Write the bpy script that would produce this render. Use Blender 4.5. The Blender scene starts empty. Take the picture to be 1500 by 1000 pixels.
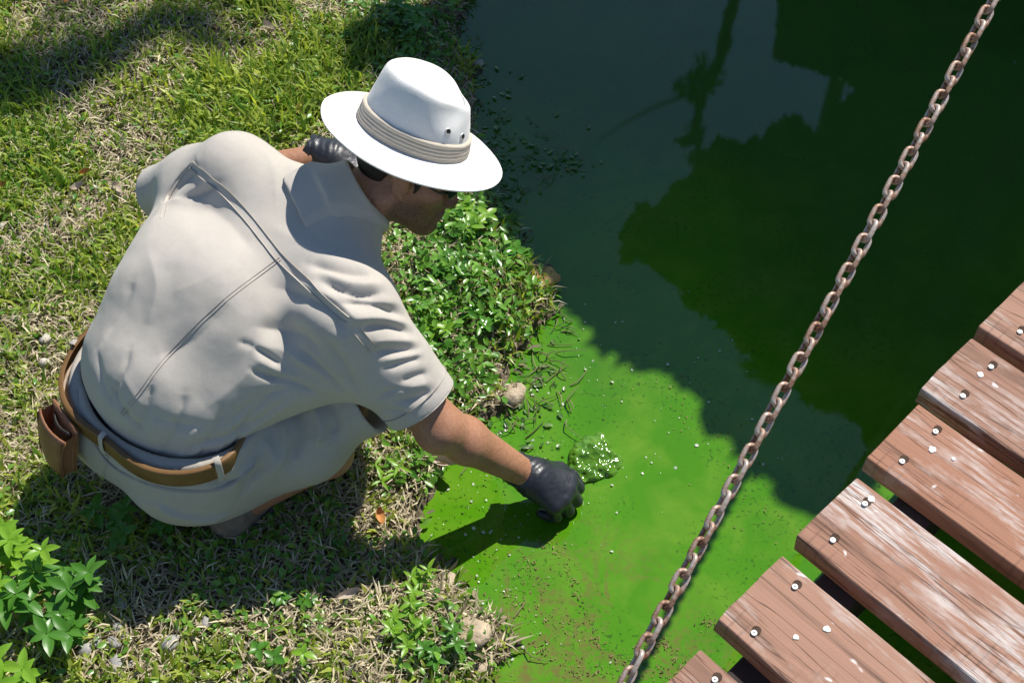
import bpy, bmesh, math, random
import numpy as np
from mathutils import Vector, Matrix, noise as mnoise
from mathutils.bvhtree import BVHTree
import openvdb as vdb

# ------------------------------------------------------------------ camera, sky, sun, exposure
sc = bpy.context.scene
TH = math.radians(52.0); FPX = 1900.0; CH = 2.4            # pitch below the horizon, focal length for a 1500 px frame, eye height over the water
cam_d = bpy.data.cameras.new("camera"); cam = bpy.data.objects.new("camera", cam_d); sc.collection.objects.link(cam)
cam.location = (0, 0, CH); cam.rotation_euler = (math.pi/2 - TH, 0, 0)
cam_d.sensor_width = 36; cam_d.lens = 36*FPX/1500; cam_d.clip_start = 0.05; cam_d.clip_end = 300
sc.camera = cam
SUN_EL = math.radians(51.0); SUN_AZ = math.radians(38.0)   # azimuth measured from +Y towards +X
w = bpy.data.worlds.new("World"); sc.world = w; w.use_nodes = True
nt = w.node_tree; bg = nt.nodes["Background"]; sk = nt.nodes.new("ShaderNodeTexSky")
sk.sky_type = 'NISHITA'; sk.sun_disc = False; sk.sun_elevation = SUN_EL; sk.sun_rotation = SUN_AZ
sk.air_density = 1.0; sk.dust_density = 0.0; sk.ozone_density = 2.6
nt.links.new(sk.outputs[0], bg.inputs[0]); bg.inputs[1].default_value = 0.088
sd_ = bpy.data.lights.new("sun", 'SUN'); sd_.energy = 5.0; sd_.angle = math.radians(0.53); sd_.color = (1.0, 0.955, 0.88)
sun = bpy.data.objects.new("sun", sd_); sc.collection.objects.link(sun)
SDIR = Vector((math.sin(SUN_AZ)*math.cos(SUN_EL), math.cos(SUN_AZ)*math.cos(SUN_EL), math.sin(SUN_EL)))
sun.rotation_euler = SDIR.to_track_quat('Z', 'Y').to_euler(); sun.location = SDIR*12
sc.view_settings.view_transform = 'Standard'; sc.view_settings.look = 'None'
sc.view_settings.exposure = 0.30; sc.view_settings.gamma = 1.0; sc.view_settings.use_curve_mapping = False

# ------------------------------------------------------------------ helpers
rng = np.random.default_rng(7); random.seed(7)
FW = np.array([0, math.cos(TH), -math.sin(TH)]); UP = np.array([0, math.sin(TH), math.cos(TH)]); RT = np.array([1., 0, 0])
CAM = np.array([0, 0, CH])
def P(x, y, z):                       # survey: the point at height z seen along one line of sight of the photograph
    d = FW + RT*(x-750)/FPX - UP*(y-500)/FPX
    return CAM + d*(z-CH)/d[2]
def proj(p):                          # world points -> position in the 1500x1000 frame (for sowing plants only where they show)
    q = np.asarray(p) - CAM; dz = q@FW
    return 750+FPX*(q@RT)/dz, 500-FPX*(q@UP)/dz
def nrm(v): v = np.asarray(v, float); return v/np.linalg.norm(v)
def V(p): return Vector([float(c) for c in p])

def vnoise(x, y, seed=0):             # smooth value noise on arrays
    xi = np.floor(x).astype(np.int64); yi = np.floor(y).astype(np.int64); fx = x-xi; fy = y-yi
    fx = fx*fx*(3-2*fx); fy = fy*fy*(3-2*fy)
    def hsh(a, b):
        n = (a*374761393 + b*668265263 + seed*1442695041) & 0xffffffff
        n = ((n ^ (n >> 13))*1274126177) & 0xffffffff
        return ((n ^ (n >> 16)) & 0xffff)/65535.0
    return (hsh(xi,yi)*(1-fx)+hsh(xi+1,yi)*fx)*(1-fy) + (hsh(xi,yi+1)*(1-fx)+hsh(xi+1,yi+1)*fx)*fy
def fbm(x, y, s, o=4, seed=0):
    r = 0; a = .5
    for i in range(o):
        r = r + a*vnoise(x*s, y*s, seed+i*17); s *= 2.03; a *= .5
    return r
def sstep(a, b, x):
    t = np.clip((x-a)/(b-a), 0, 1); return t*t*(3-2*t)

def mesh_from(name, verts, faces=None, loops=None, lens=None, smooth=True):
    me = bpy.data.meshes.new(name)
    if faces is not None:
        me.from_pydata([tuple(map(float, v)) for v in verts], [], [tuple(map(int, f)) for f in faces])
    else:
        verts = np.asarray(verts, np.float32); loops = np.asarray(loops, np.int32); lens = np.asarray(lens, np.int32)
        me.vertices.add(len(verts)); me.vertices.foreach_set("co", verts.ravel())
        me.loops.add(len(loops)); me.loops.foreach_set("vertex_index", loops)
        me.polygons.add(len(lens)); me.polygons.foreach_set("loop_start", np.concatenate([[0], np.cumsum(lens)[:-1]]).astype(np.int32))
        me.update(calc_edges=True); me.validate()
    if smooth and len(me.polygons): me.polygons.foreach_set("use_smooth", np.ones(len(me.polygons), bool))
    me.update()
    return me
def obj(name, me, mat=None, parent=None, loc=None):
    o = bpy.data.objects.new(name, me); sc.collection.objects.link(o)
    if mat is not None and me is not None and not me.materials: me.materials.append(mat)
    if loc is not None: o.location = loc
    if parent is not None:
        o.parent = parent; o.matrix_parent_inverse = Matrix.LocRotScale(parent.location, parent.rotation_euler, parent.scale).inverted()
    return o
def empty(name, loc):
    o = bpy.data.objects.new(name, None); sc.collection.objects.link(o); o.location = loc; o.empty_display_size = .05; return o
def tag(o, label=None, cat=None, group=None, kind=None):
    if label: o["label"] = label
    if cat: o["category"] = cat
    if group: o["group"] = group
    if kind: o["kind"] = kind
    return o

# ------------------------------------------------------------------ materials
class MT:
    def __init__(s, name, rough=.6, spec=.5):
        s.m = bpy.data.materials.new(name); s.m.use_nodes = True; s.t = s.m.node_tree; s.b = s.t.nodes["Principled BSDF"]
        s.out = s.t.nodes["Material Output"]
        s.b.inputs["Roughness"].default_value = rough; s.b.inputs["Specular IOR Level"].default_value = spec; s._co = None
    def n(s, t, **k):
        nd = s.t.nodes.new(t)
        for a, v in k.items():
            if a[0] == '_': nd.inputs[a[1:].replace('_', ' ')].default_value = v
            else: setattr(nd, a, v)
        return nd
    def l(s, a, b): s.t.links.new(a, b)
    def co(s, kind="Object"):
        if s._co is None: s._co = s.n("ShaderNodeTexCoord")
        return s._co.outputs[kind]
    def noise(s, scale, detail=4, rough=.55, vec=None, dist=0, kind="Object"):
        nd = s.n("ShaderNodeTexNoise", _Scale=scale, _Detail=detail, _Roughness=rough, _Distortion=dist)
        s.l(vec if vec is not None else s.co(kind), nd.inputs["Vector"]); return nd.outputs["Fac"]
    def ramp(s, fac, stops, interp='LINEAR'):
        r = s.n("ShaderNodeValToRGB"); r.color_ramp.interpolation = interp; e = r.color_ramp.elements
        while len(e) < len(stops): e.new(.5)
        for i, (p, c) in enumerate(stops):
            e[i].position = p; e[i].color = (*c, 1) if len(c) == 3 else c
        s.l(fac, r.inputs[0]); return r.outputs[0]
    def mix(s, f, a, b, mode='MIX'):
        m = s.n("ShaderNodeMix", data_type='RGBA', blend_type=mode)
        for sock, val in ((m.inputs[0], f), (m.inputs[6], a), (m.inputs[7], b)):
            if hasattr(val, "is_linked"): s.l(val, sock)
            elif isinstance(val, (int, float)): sock.default_value = val
            else: sock.default_value = (*val, 1)
        return m.outputs[2]
    def math(s, op, a, b=0.0):
        m = s.n("ShaderNodeMath", operation=op)
        for sock, val in ((m.inputs[0], a), (m.inputs[1], b)):
            if hasattr(val, "is_linked"): s.l(val, sock)
            else: sock.default_value = val
        return m.outputs[0]
    def map(s, scale=(1,1,1), rot=(0,0,0), loc=(0,0,0), kind="Object"):
        m = s.n("ShaderNodeMapping"); m.inputs["Scale"].default_value = scale; m.inputs["Rotation"].default_value = rot; m.inputs["Location"].default_value = loc
        s.l(s.co(kind), m.inputs[0]); return m.outputs[0]
    def col(s, c):
        if hasattr(c, "is_linked"): s.l(c, s.b.inputs["Base Color"])
        else: s.b.inputs["Base Color"].default_value = (*c, 1)
        return s
    def bump(s, h, strength=.3, dist=.01, prev=None):
        b = s.n("ShaderNodeBump", _Strength=strength, _Distance=dist); s.l(h, b.inputs["Height"])
        if prev is not None: s.l(prev, b.inputs["Normal"])
        s.l(b.outputs[0], s.b.inputs["Normal"]); return b.outputs[0]
    def rough(s, v): s.l(v, s.b.inputs["Roughness"])
M = {}
def simple(name, c, rough=.6, spec=.5, var=.25, scale=30, bump=.15, bdist=.004):
    k = MT(name, rough, spec); f = k.noise(scale)
    lo = tuple(x*(1-var) for x in c); hi = tuple(min(1, x*(1+var)) for x in c)
    k.col(k.ramp(f, [(.3, lo), (.7, hi)]))
    if bump: k.bump(k.noise(scale*3), bump, bdist)
    M[name] = k.m; return k.m

def leafy(name, rough=.45, trans=.35, spec=.4):          # colour per blade from the attribute "tint", part of the light passes through
    k = MT(name, rough, spec); a = k.n("ShaderNodeAttribute", attribute_name="tint")
    k.l(a.outputs["Color"], k.b.inputs["Base Color"])
    tr = k.n("ShaderNodeBsdfTranslucent"); k.l(k.mix(1.0, a.outputs["Color"], (1.25, 1.2, .5), 'MULTIPLY'), tr.inputs[0])
    mx = k.n("ShaderNodeMixShader"); mx.inputs[0].default_value = trans
    k.l(k.b.outputs[0], mx.inputs[1]); k.l(tr.outputs[0], mx.inputs[2]); k.l(mx.outputs[0], k.out.inputs[0]); M[name] = k.m
leafy("grass", .45, .45); leafy("weed", .3, .3, .5); leafy("straw", .6, .15, .3)

def leafmat(name, c, rough=.35, trans=.35):
    k = MT(name, rough, .5); f = k.noise(25)
    oi = k.n("ShaderNodeObjectInfo")
    cc = k.ramp(f, [(.25, tuple(x*.75 for x in c)), (.75, tuple(x*1.2 for x in c))])
    cc = k.mix(k.math('MULTIPLY', oi.outputs["Random"], .5), cc, tuple(x*f2 for x, f2 in zip(c, (.6, .8, .6))))
    k.col(cc); tr = k.n("ShaderNodeBsdfTranslucent"); k.l(k.mix(1.0, cc, (1.2, 1.2, .5), 'MULTIPLY'), tr.inputs[0])
    mx = k.n("ShaderNodeMixShader"); mx.inputs[0].default_value = trans
    k.l(k.b.outputs[0], mx.inputs[1]); k.l(tr.outputs[0], mx.inputs[2]); k.l(mx.outputs[0], k.out.inputs[0]); M[name] = k.m; return k.m
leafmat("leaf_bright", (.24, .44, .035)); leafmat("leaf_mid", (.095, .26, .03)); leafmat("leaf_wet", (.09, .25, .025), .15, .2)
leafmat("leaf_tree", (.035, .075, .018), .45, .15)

# soil and thatch
k = MT("soil", .9, .2)
f = k.noise(6, 6, .6); f2 = k.noise(70, 5, .65)
c = k.ramp(f, [(.3, (.13, .095, .06)), (.5, (.22, .175, .115)), (.72, (.38, .32, .23))])
k.col(k.mix(k.ramp(f2, [(.35, (0,0,0)), (.7, (1,1,1))]), k.mix(1, c, (.42, .4, .38), 'MULTIPLY'), c)); k.bump(f2, .8, .02); M["soil"] = k.m

# algae water: an opaque green soup under a smooth reflecting surface
k = MT("algae_water", .03, 1.0); k.b.inputs["IOR"].default_value = 1.33
big = k.noise(1.3, 4, .55, dist=.4); mid = k.noise(9, 5, .6, dist=.6)
g = k.ramp(big, [(.3, (.048, .188, .004)), (.5, (.068, .226, .005)), (.72, (.092, .252, .007))])
g = k.mix(k.ramp(mid, [(.42, (0,0,0)), (.72, (.7,.7,.7))]), g, (.14, .275, .020))
g = k.mix(k.ramp(k.noise(3.4, 6, .65, dist=1.0), [(.50, (0,0,0)), (.70, (.35,.35,.35))]), g, (.045, .155, .004))
sp = k.noise(95, 3, .6); spm = k.noise(5, 3, .5)
spk = k.math('MULTIPLY', k.ramp(sp, [(.57, (0,0,0)), (.65, (1,1,1))]), k.ramp(spm, [(.43, (0,0,0)), (.60, (.85,.85,.85))]))
g = k.mix(spk, g, (.028, .085, .006))
# brown scum drifting in veins off the bank
for (sx_, sy_, sr_) in ((.105, 1.16, .30), (.30, .93, .34), (-.06, 1.05, .22)):
    vd = k.n("ShaderNodeVectorMath", operation='DISTANCE'); k.l(k.co(), vd.inputs[0]); vd.inputs[1].default_value = (sx_, sy_, 0)
    rm = k.ramp(vd.outputs["Value"], [(.35*sr_, (1,1,1)), (sr_, (0,0,0))])
    vn = k.noise(6.5, 5, .62, dist=1.2); vein = k.ramp(k.math('ABSOLUTE', k.math('SUBTRACT', vn, .5)), [(.02, (1,1,1)), (.075, (0,0,0))])
    fz = k.ramp(k.noise(60, 4, .7), [(.40, (0,0,0)), (.60, (1,1,1))])
    g = k.mix(k.math('MULTIPLY', k.math('MULTIPLY', rm, vein), k.math('MULTIPLY', fz, .75)), g, (.15, .13, .035))
sx = k.n("ShaderNodeSeparateXYZ"); k.l(k.co(), sx.inputs[0])          # darkens the far water: tree shade painted into its colour
shade_d = k.math('ADD', k.math('ADD', k.math('MULTIPLY', sx.outputs["X"], .35), sx.outputs["Y"]), k.math('MULTIPLY', k.math('SUBTRACT', k.noise(1.6, 3), .5), 1.4))
shade_m = k.n("ShaderNodeMapRange", interpolation_type='SMOOTHSTEP'); shade_m.inputs[1].default_value = 1.55; shade_m.inputs[2].default_value = 2.9; shade_m.inputs[3].default_value = 0; shade_m.inputs[4].default_value = .75; k.l(shade_d, shade_m.inputs[0])
g = k.mix(shade_m.outputs[0], g, (.028, .072, .020))
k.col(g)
rf = k.ramp(k.noise(14, 4, .6), [(.45, (.004,)*3), (.8, (.03,)*3)]); k.rough(rf)
b1 = k.bump(k.noise(2.2, 2, .5), .018, .05); k.bump(k.noise(120, 3, .6), .006, .004, b1)
M["algae_water"] = k.m

k = MT("algae_slime", .10, .6); f = k.noise(40, 4)
k.col(k.ramp(f, [(.3, (.05, .145, .006)), (.6, (.088, .215, .010)), (.8, (.14, .27, .02))])); k.b.inputs["Coat Weight"].default_value = .35; k.b.inputs["Coat Roughness"].default_value = .05
k.bump(k.noise(60, 3, .5), .45, .008); M["algae_slime"] = k.m

# weathered plank wood (object X runs along the plank)
def wood(name, base, light, dark, seed):
    k = MT(name, .75, .25)
    v = k.map((2.2, 26, 26), loc=(seed, seed*2.3, 0)); v2 = k.map((3.5, 120, 60), loc=(seed*1.7, 0, seed))
    gr = k.noise(1.0, 6, .6, v, .5); fine = k.noise(1.0, 4, .65, v2, .2)
    c = k.ramp(gr, [(.28, dark), (.46, base), (.62, base), (.8, light)])
    cracks = k.ramp(fine, [(.30, (0,0,0)), (.40, (1,1,1))])
    saw = k.n("ShaderNodeTexWave", wave_type='BANDS', bands_direction='X', _Scale=14.0, _Distortion=.5, _Detail=2.0); k.l(k.co(), saw.inputs[0])
    sawm = k.math('MULTIPLY', k.ramp(saw.outputs["Fac"], [(.06, (1,1,1)), (.16, (0,0,0))]), k.ramp(k.noise(4, 3), [(.55, (0,0,0)), (.68, (.4,.4,.4))]))
    c = k.mix(k.math('MULTIPLY', k.math('SUBTRACT', 1.0, cracks), .75), c, dark)
    c = k.mix(sawm, c, dark)
    rid = k.ramp(k.math('ABSOLUTE', k.math('SUBTRACT', k.noise(1.0, 3, .5, k.map((1.1, 30, 20), loc=(seed*2, seed, 1)), .35), .5)), [(.004, (1,1,1)), (.014, (0,0,0))])
    c = k.mix(k.math('MULTIPLY', rid, .5), c, tuple(x*.5 for x in dark))
    pale = k.math('MULTIPLY', k.ramp(k.noise(3.2, 5, .65, k.map((1, 2.2, 1), loc=(seed, 1, 4))), [(.48, (0,0,0)), (.64, (1,1,1))]), k.ramp(k.noise(1, 5, .7, k.map((7, 75, 75), loc=(seed, 0, 0))), [(.44, (0,0,0)), (.56, (.85,.85,.85))]))
    c = k.mix(pale, c, (.62, .57, .54))
    spl = k.ramp(k.noise(19, 2, .4, k.map((1, 1.6, 1), loc=(seed*3, 2, 0)), .6), [(.71, (0,0,0)), (.745, (.75,.75,.75))])      # bird splashes
    c = k.mix(spl, c, (.78, .77, .75))
    k.col(c)
    hgt = k.mix(rid, k.mix(.5, gr, cracks), (0,0,0)); b1 = k.bump(hgt, .45, .006); k.bump(fine, .35, .003, b1)
    M[name] = k.m; return k.m
for i in range(4): wood("plank_wood_%d" % i, tuple(a*b for a, b in zip((.335, .178, .120), ((1,1,1),(1.06,1.12,1.15),(.92,.95,.98),(1.02,.94,.88))[i])), (.48, .33, .26), (.12, .068, .048), i*3.7+1)
simple("beam_wood", (.055, .045, .042), .85, .2, .4, 14)
# chain: rust under worn zinc
k = MT("rusty_steel", .5, .5); f = k.noise(55, 5, .65); ob = k.n("ShaderNodeObjectInfo")
f = k.math('ADD', f, k.math('MULTIPLY', k.math('SUBTRACT', ob.outputs["Random"], .5), .16))
k.col(k.ramp(f, [(.38, (.18, .08, .042)), (.48, (.36, .225, .16)), (.63, (.56, .48, .42))])); k.b.inputs["Metallic"].default_value = .35
k.l(k.ramp(f, [(.35, (.75,)*3), (.65, (.35,)*3)]), k.b.inputs["Roughness"]); k.bump(k.noise(160, 4), .4, .002); M["rusty_steel"] = k.m
simple("screw_steel", (.55, .54, .52), .55, .6, .2, 90); M["screw_steel"].node_tree.nodes["Principled BSDF"].inputs["Metallic"].default_value = .6
simple("hole_shade", (.075, .048, .035), .9, .1)  # shade colour of the discs around the screws
simple("dropping_white", (.80, .79, .76), .8, .2, .12, 60)

def cloth(name, c, weave=900, wr=.06, rough=.85):
    k = MT(name, rough, .25); f = k.noise(9, 5, .6); g2 = k.noise(120, 3)
    cc = k.ramp(f, [(.3, tuple(x*.96 for x in c)), (.7, tuple(min(1, x*1.03) for x in c))])
    k.col(k.mix(.06, cc, g2)); k.b.inputs["Sheen Weight"].default_value = .15
    b1 = k.bump(k.noise(22, 3, .5), wr, .012); k.bump(k.noise(weave, 2, .5), .3, .002, b1); M[name] = k.m
cloth("shirt_cloth", (.51, .465, .405)); cloth("shorts_cloth", (.46, .415, .35), wr=.25); cloth("seam_cloth", (.50, .455, .395), wr=.02)
cloth("hat_cloth", (.86, .845, .81), weave=500, wr=.10); cloth("band_cloth", (.56, .49, .39), wr=.02); cloth("sock_cloth", (.62, .62, .60))
simple("thread_dark", (.12, .11, .10), .9, .2, .1, 50, 0)
k = MT("skin", .5, .4); f = k.noise(14, 4); f2 = k.noise(150, 3)
skc = (k.mix(.25, k.ramp(f, [(.3, (.33, .155, .085)), (.7, (.44, .22, .13))]), k.ramp(f2, [(.4, (.27, .12, .07)), (.6, (.48, .26, .16))])))
ba = k.n("ShaderNodeAttribute", attribute_name="beard"); bf = k.math("MULTIPLY", ba.outputs["Fac"], k.ramp(k.noise(460, 2), [(.35, (.95,)*3), (.68, (.35,)*3)]))
k.col(k.mix(bf, skc, (.035, .024, .02)))
k.b.inputs["Subsurface Weight"].default_value = .08; k.b.inputs["Subsurface Radius"].default_value = (.012, .005, .003); k.b.inputs["Subsurface Scale"].default_value = .5
b1 = k.bump(k.noise(26, 3), .15, .01); k.bump(f2, .15, .002, b1); M["skin"] = k.m
k = MT("hair", .55, .4); f = k.noise(1, 4, .6, k.map((40, 40, 260))); k.col(k.ramp(f, [(.3, (.007, .005, .004)), (.7, (.028, .02, .015))])); k.bump(f, .6, .004); M["hair"] = k.m
k = MT("stubble", .7, .2); f = k.noise(420, 2); k.col(k.ramp(f, [(.4, (.05, .03, .022)), (.62, (.22, .11, .065))])); M["stubble"] = k.m
k = MT("nitrile", .38, .5); f = k.noise(30, 3); k.col(k.ramp(f, [(.3, (.014, .016, .022)), (.7, (.026, .029, .038))])); b1 = k.bump(k.noise(40, 3, .6, dist=.8), .18, .008); k.bump(k.noise(400, 2), .1, .001, b1); M["nitrile"] = k.m
k = MT("belt_leather", .45, .4); f = k.noise(18, 4); k.col(k.ramp(f, [(.3, (.135, .068, .02)), (.7, (.21, .115, .04))])); k.bump(k.noise(220, 3), .15, .002); M["belt_leather"] = k.m
k = MT("pouch_leather", .5, .4); f = k.noise(22, 5); k.col(k.ramp(f, [(.3, (.20, .085, .04)), (.7, (.32, .15, .075))])); k.bump(k.noise(200, 3), .2, .002); M["pouch_leather"] = k.m
simple("black_edge", (.02, .018, .016), .5, .4, .2, 60)
simple("lens_black", (.01, .01, .012), .1, .5, .1, 20, 0)
simple("shoe_suede", (.20, .155, .125), .9, .2, .25, 60); simple("shoe_rubber", (.10, .09, .085), .8, .3)
simple("pebble_pale", (.56, .52, .44), .8, .3, .25, 40, .3); simple("pebble_grey", (.34, .33, .31), .8, .3, .25, 40, .3)
simple("rock_tan", (.46, .37, .26), .75, .3, .35, 25, .6, .01); simple("dry_leaf_pale", (.50, .42, .33), .8, .2, .2, 40); simple("dry_leaf_orange", (.52, .26, .085), .7, .3, .3, 40)
simple("rock_ochre", (.50, .30, .09), .5, .4, .3, 20, .4, .01)
simple("bark", (.09, .07, .05), .95, .1, .4, 12, .8, .03)
simple("white_fleck", (.80, .82, .74), .3, .5, .1, 60, 0)

# ------------------------------------------------------------------ the ground, one sheet with the pond in it
SHORE_PX = [(775,-330),(720,-110),(690,-10),(668,30),(660,70),(688,105),(698,180),(705,260),(735,318),(768,368),(795,408),(803,450),(776,500),(738,540),(728,562),(745,592),(706,618),(668,645),(642,690),(612,738),(604,790),(625,832),(666,852),(712,900),(736,945),(716,975),(702,1010),(690,1100),(640,1400)]
SH = np.array([P(x, y, 0)[:2] for x, y in SHORE_PX])
POND = np.vstack([SH, [(-.15,-.6),(.2,-6),(9,-6.5),(10.5,0),(9.5,5),(6,6.3),(3.4,6.9),(1.6,7.0),(.5,6.2)]])
def seg_dist(x, y, poly, closed=True):
    d = np.full(x.shape, 1e9); n = len(poly)
    for i in range(n if closed else n-1):
        a = poly[i]; b = poly[(i+1) % n]; e = b-a; L = e@e
        t = np.clip(((x-a[0])*e[0]+(y-a[1])*e[1])/L, 0, 1)
        d = np.minimum(d, np.hypot(x-a[0]-t*e[0], y-a[1]-t*e[1]))
    return d
def inside(x, y, poly):
    r = np.zeros(x.shape, bool); n = len(poly); j = n-1
    for i in range(n):
        xi, yi = poly[i]; xj, yj = poly[j]
        c = ((yi > y) != (yj > y)) & (x < (xj-xi)*(y-yi)/(yj-yi+1e-12)+xi)
        r ^= c; j = i
    return r
def shore_sd(x, y):                   # positive on land
    x = x + .018*(vnoise(x*22, y*22, 3)-.5)*2; y = y + .018*(vnoise(x*22, y*22, 9)-.5)*2
    d = seg_dist(x, y, POND); return np.where(inside(x, y, POND), -d, d)
def ground_z(x, y, sdv=None):
    x = np.asarray(x, float); y = np.asarray(y, float)
    if sdv is None: sdv = shore_sd(x, y)
    z = np.where(sdv > 0, .010+.075*(1-np.exp(-np.maximum(sdv, 0)/.11)), .010-.45*(1-np.exp(np.minimum(sdv, 0)/.35)))
    amp = sstep(-.02, .10, sdv)
    return z + amp*(.05*(fbm(x, y, 3.0, 3, 5)-.44) + .02*(fbm(x, y, 14, 3, 8)-.44))
def axis(lo, hi, step, far):
    a = [np.arange(lo, hi, step)]; v = hi; s = step; right = []
    while v < far: right.append(v); s *= 1.22; v += s
    v = lo; s = step; left = []
    while v > -far: s *= 1.22; v -= s; left.append(v)
    return np.concatenate([np.array(left[::-1]), a[0], np.array(right)])
gx = axis(-1.75, .35, .02, 45); gy = axis(.55, 3.7, .02, 45)
GX, GY = np.meshgrid(gx, gy); GZ = ground_z(GX.ravel(), GY.ravel()).reshape(GX.shape)
def grid_mesh(name, X, Y, Z):
    ny, nx = X.shape; idx = np.arange(ny*nx).reshape(ny, nx)
    q = np.stack([idx[:-1,:-1], idx[:-1,1:], idx[1:,1:], idx[1:,:-1]], -1).reshape(-1, 4)
    return mesh_from(name, np.stack([X, Y, Z], -1).reshape(-1, 3), loops=q.ravel(), lens=np.full(len(q), 4))
tag(obj("ground", grid_mesh("ground", GX, GY, GZ), M["soil"]), kind="structure")
wx = axis(-.5, 1.8, .05, 11); wy = axis(.6, 3.6, .05, 8.5)
wx = wx[wx > -1.2]; wy = wy
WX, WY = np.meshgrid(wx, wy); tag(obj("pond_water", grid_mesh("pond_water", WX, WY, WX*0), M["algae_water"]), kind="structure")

# ------------------------------------------------------------------ signed-distance modeller: one continuous surface out of blended forms
class SDF:
    def __init__(s, lo, hi, h):
        s.h = h; s.lo = np.array(lo, float)-3*h; n = np.ceil((np.array(hi)+3*h-s.lo)/h).astype(int)+1; s.n = n
        s.ax = [(s.lo[i]+h*np.arange(n[i])).astype(np.float32) for i in range(3)]; s.D = np.full(n, .5, np.float32)
    def sl(s, lo, hi):
        i0 = np.clip(np.floor((np.array(lo)-s.lo)/s.h).astype(int), 0, s.n-1); i1 = np.clip(np.ceil((np.array(hi)-s.lo)/s.h).astype(int)+1, 1, s.n)
        S = tuple(slice(a, max(b, a+1)) for a, b in zip(i0, i1))
        return S, s.ax[0][S[0]][:,None,None], s.ax[1][S[1]][None,:,None], s.ax[2][S[2]][None,None,:]
    def put(s, S, d, k, op):
        a = s.D[S]
        if op == 'u': h = np.maximum(k-np.abs(a-d), 0)/k if k else 0; s.D[S] = np.minimum(a, d)-(h*h*k/4 if k else 0)
        elif op == 's': h = np.maximum(k-np.abs(a+d), 0)/k if k else 0; s.D[S] = np.maximum(a, -d)+(h*h*k/4 if k else 0)
    def cap(s, a, b, ra, rb, k=.03, wd=None, ratio=1.0, op='u'):
        a = np.asarray(a, float); b = np.asarray(b, float); r = max(ra, rb)*max(1, ratio)+k+.03
        S, X, Y, Z = s.sl(np.minimum(a, b)-r, np.maximum(a, b)+r); e = b-a; L = max(e@e, 1e-9)
        x, y, z = X-a[0], Y-a[1], Z-a[2]
        t = np.clip((x*e[0]+y*e[1]+z*e[2])/L, 0, 1); x = x-t*e[0]; y = y-t*e[1]; z = z-t*e[2]
        if wd is not None:
            wd = nrm(wd); q = x*wd[0]+y*wd[1]+z*wd[2]; f = (1/ratio-1)*q; x = x+f*wd[0]; y = y+f*wd[1]; z = z+f*wd[2]
        s.put(S, np.sqrt(x*x+y*y+z*z)-(ra+(rb-ra)*t), k, op); return s
    def ell(s, c, A, rad, k=.03, op='u'):
        c = np.asarray(c, float); r = max(rad)+k+.03; S, X, Y, Z = s.sl(c-r, c+r); x, y, z = X-c[0], Y-c[1], Z-c[2]
        u = [(x*A[i][0]+y*A[i][1]+z*A[i][2])/rad[i] for i in range(3)]
        k0 = np.sqrt(u[0]**2+u[1]**2+u[2]**2); k1 = np.sqrt(sum((u[i]/rad[i])**2 for i in range(3)))+1e-6
        s.put(S, (k0*(k0-1)/k1).astype(np.float32), k, op); return s
    def cut(s, p, n, c=None, R=None):                # remove what lies beyond the plane (inside radius R about c)
        n = nrm(n); lo, hi = (s.lo, s.lo+s.h*s.n) if c is None else (np.asarray(c)-R, np.asarray(c)+R)
        S, X, Y, Z = s.sl(lo, hi); d = (X-p[0])*n[0]+(Y-p[1])*n[1]+(Z-p[2])*n[2]
        if c is not None: d = np.where((X-c[0])**2+(Y-c[1])**2+(Z-c[2])**2 < R*R, d, -1)
        s.D[S] = np.maximum(s.D[S], d); return s
    def mesh(s):
        g = vdb.FloatGrid(.5); g.copyFromArray(np.clip(s.D, -.5, .5).astype(np.float32)); pts, quads = g.convertToQuads(isovalue=0.0)
        return np.asarray(pts, float)*s.h+s.lo, np.asarray(quads)[:, ::-1].astype(np.int64)
def smooth_mesh(v, q, it=2, lam=.5):
    e = np.concatenate([q[:,[0,1]], q[:,[1,2]], q[:,[2,3]], q[:,[3,0]]]); n = len(v)
    for _ in range(it):
        acc = np.zeros_like(v); cnt = np.zeros(n)
        for a, b in ((0,1),(1,0)):
            for c in range(3): acc[:,c] += np.bincount(e[:,a], v[e[:,b],c], n)
            cnt += np.bincount(e[:,a], minlength=n)
        v = v+lam*(acc/np.maximum(cnt,1)[:,None]-v)
    return v
def vnormals(v, q):
    fn = np.cross(v[q[:,2]]-v[q[:,0]], v[q[:,3]]-v[q[:,1]]); vn = np.zeros_like(v)
    for i in range(4):
        for c in range(3): vn[:,c] += np.bincount(q[:,i], fn[:,c], len(v))
    return vn/(np.linalg.norm(vn, axis=1)[:,None]+1e-12)
def poly_dist(v, pl):
    best = np.full(len(v), 1e9); tpar = np.zeros(len(v)); n = len(pl)-1
    for i in range(n):
        a, b = pl[i], pl[i+1]; e = b-a; t = np.clip(((v-a)@e)/(e@e+1e-12), 0, 1); d = np.linalg.norm(v-a-t[:,None]*e, axis=1)
        m = d < best; best[m] = d[m]; tpar[m] = (i+t[m])/n
    return best, tpar
def bvh_of(v, q): return BVHTree.FromPolygons([tuple(x) for x in v], [tuple(x) for x in q])
def hit(bvh, x, y):                                   # where a line of sight of the photograph meets a surface
    d = V(nrm(FW + RT*(x-750)/FPX - UP*(y-500)/FPX)); r = bvh.ray_cast(V(CAM), d)
    return (np.array(r[0]), np.array(r[1])) if r[0] is not None else None
def spline(pts, n):
    pts = np.asarray(pts, float); m = len(pts); out = []
    for t in np.linspace(0, m-1, n):
        i = min(int(t), m-2); f = t-i; p0 = pts[max(i-1,0)]; p1 = pts[i]; p2 = pts[i+1]; p3 = pts[min(i+2,m-1)]
        out.append(.5*((2*p1)+(p2-p0)*f+(2*p0-5*p1+4*p2-p3)*f*f+(3*p1-p0-3*p2+p3)*f**3))
    return np.array(out)
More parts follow.
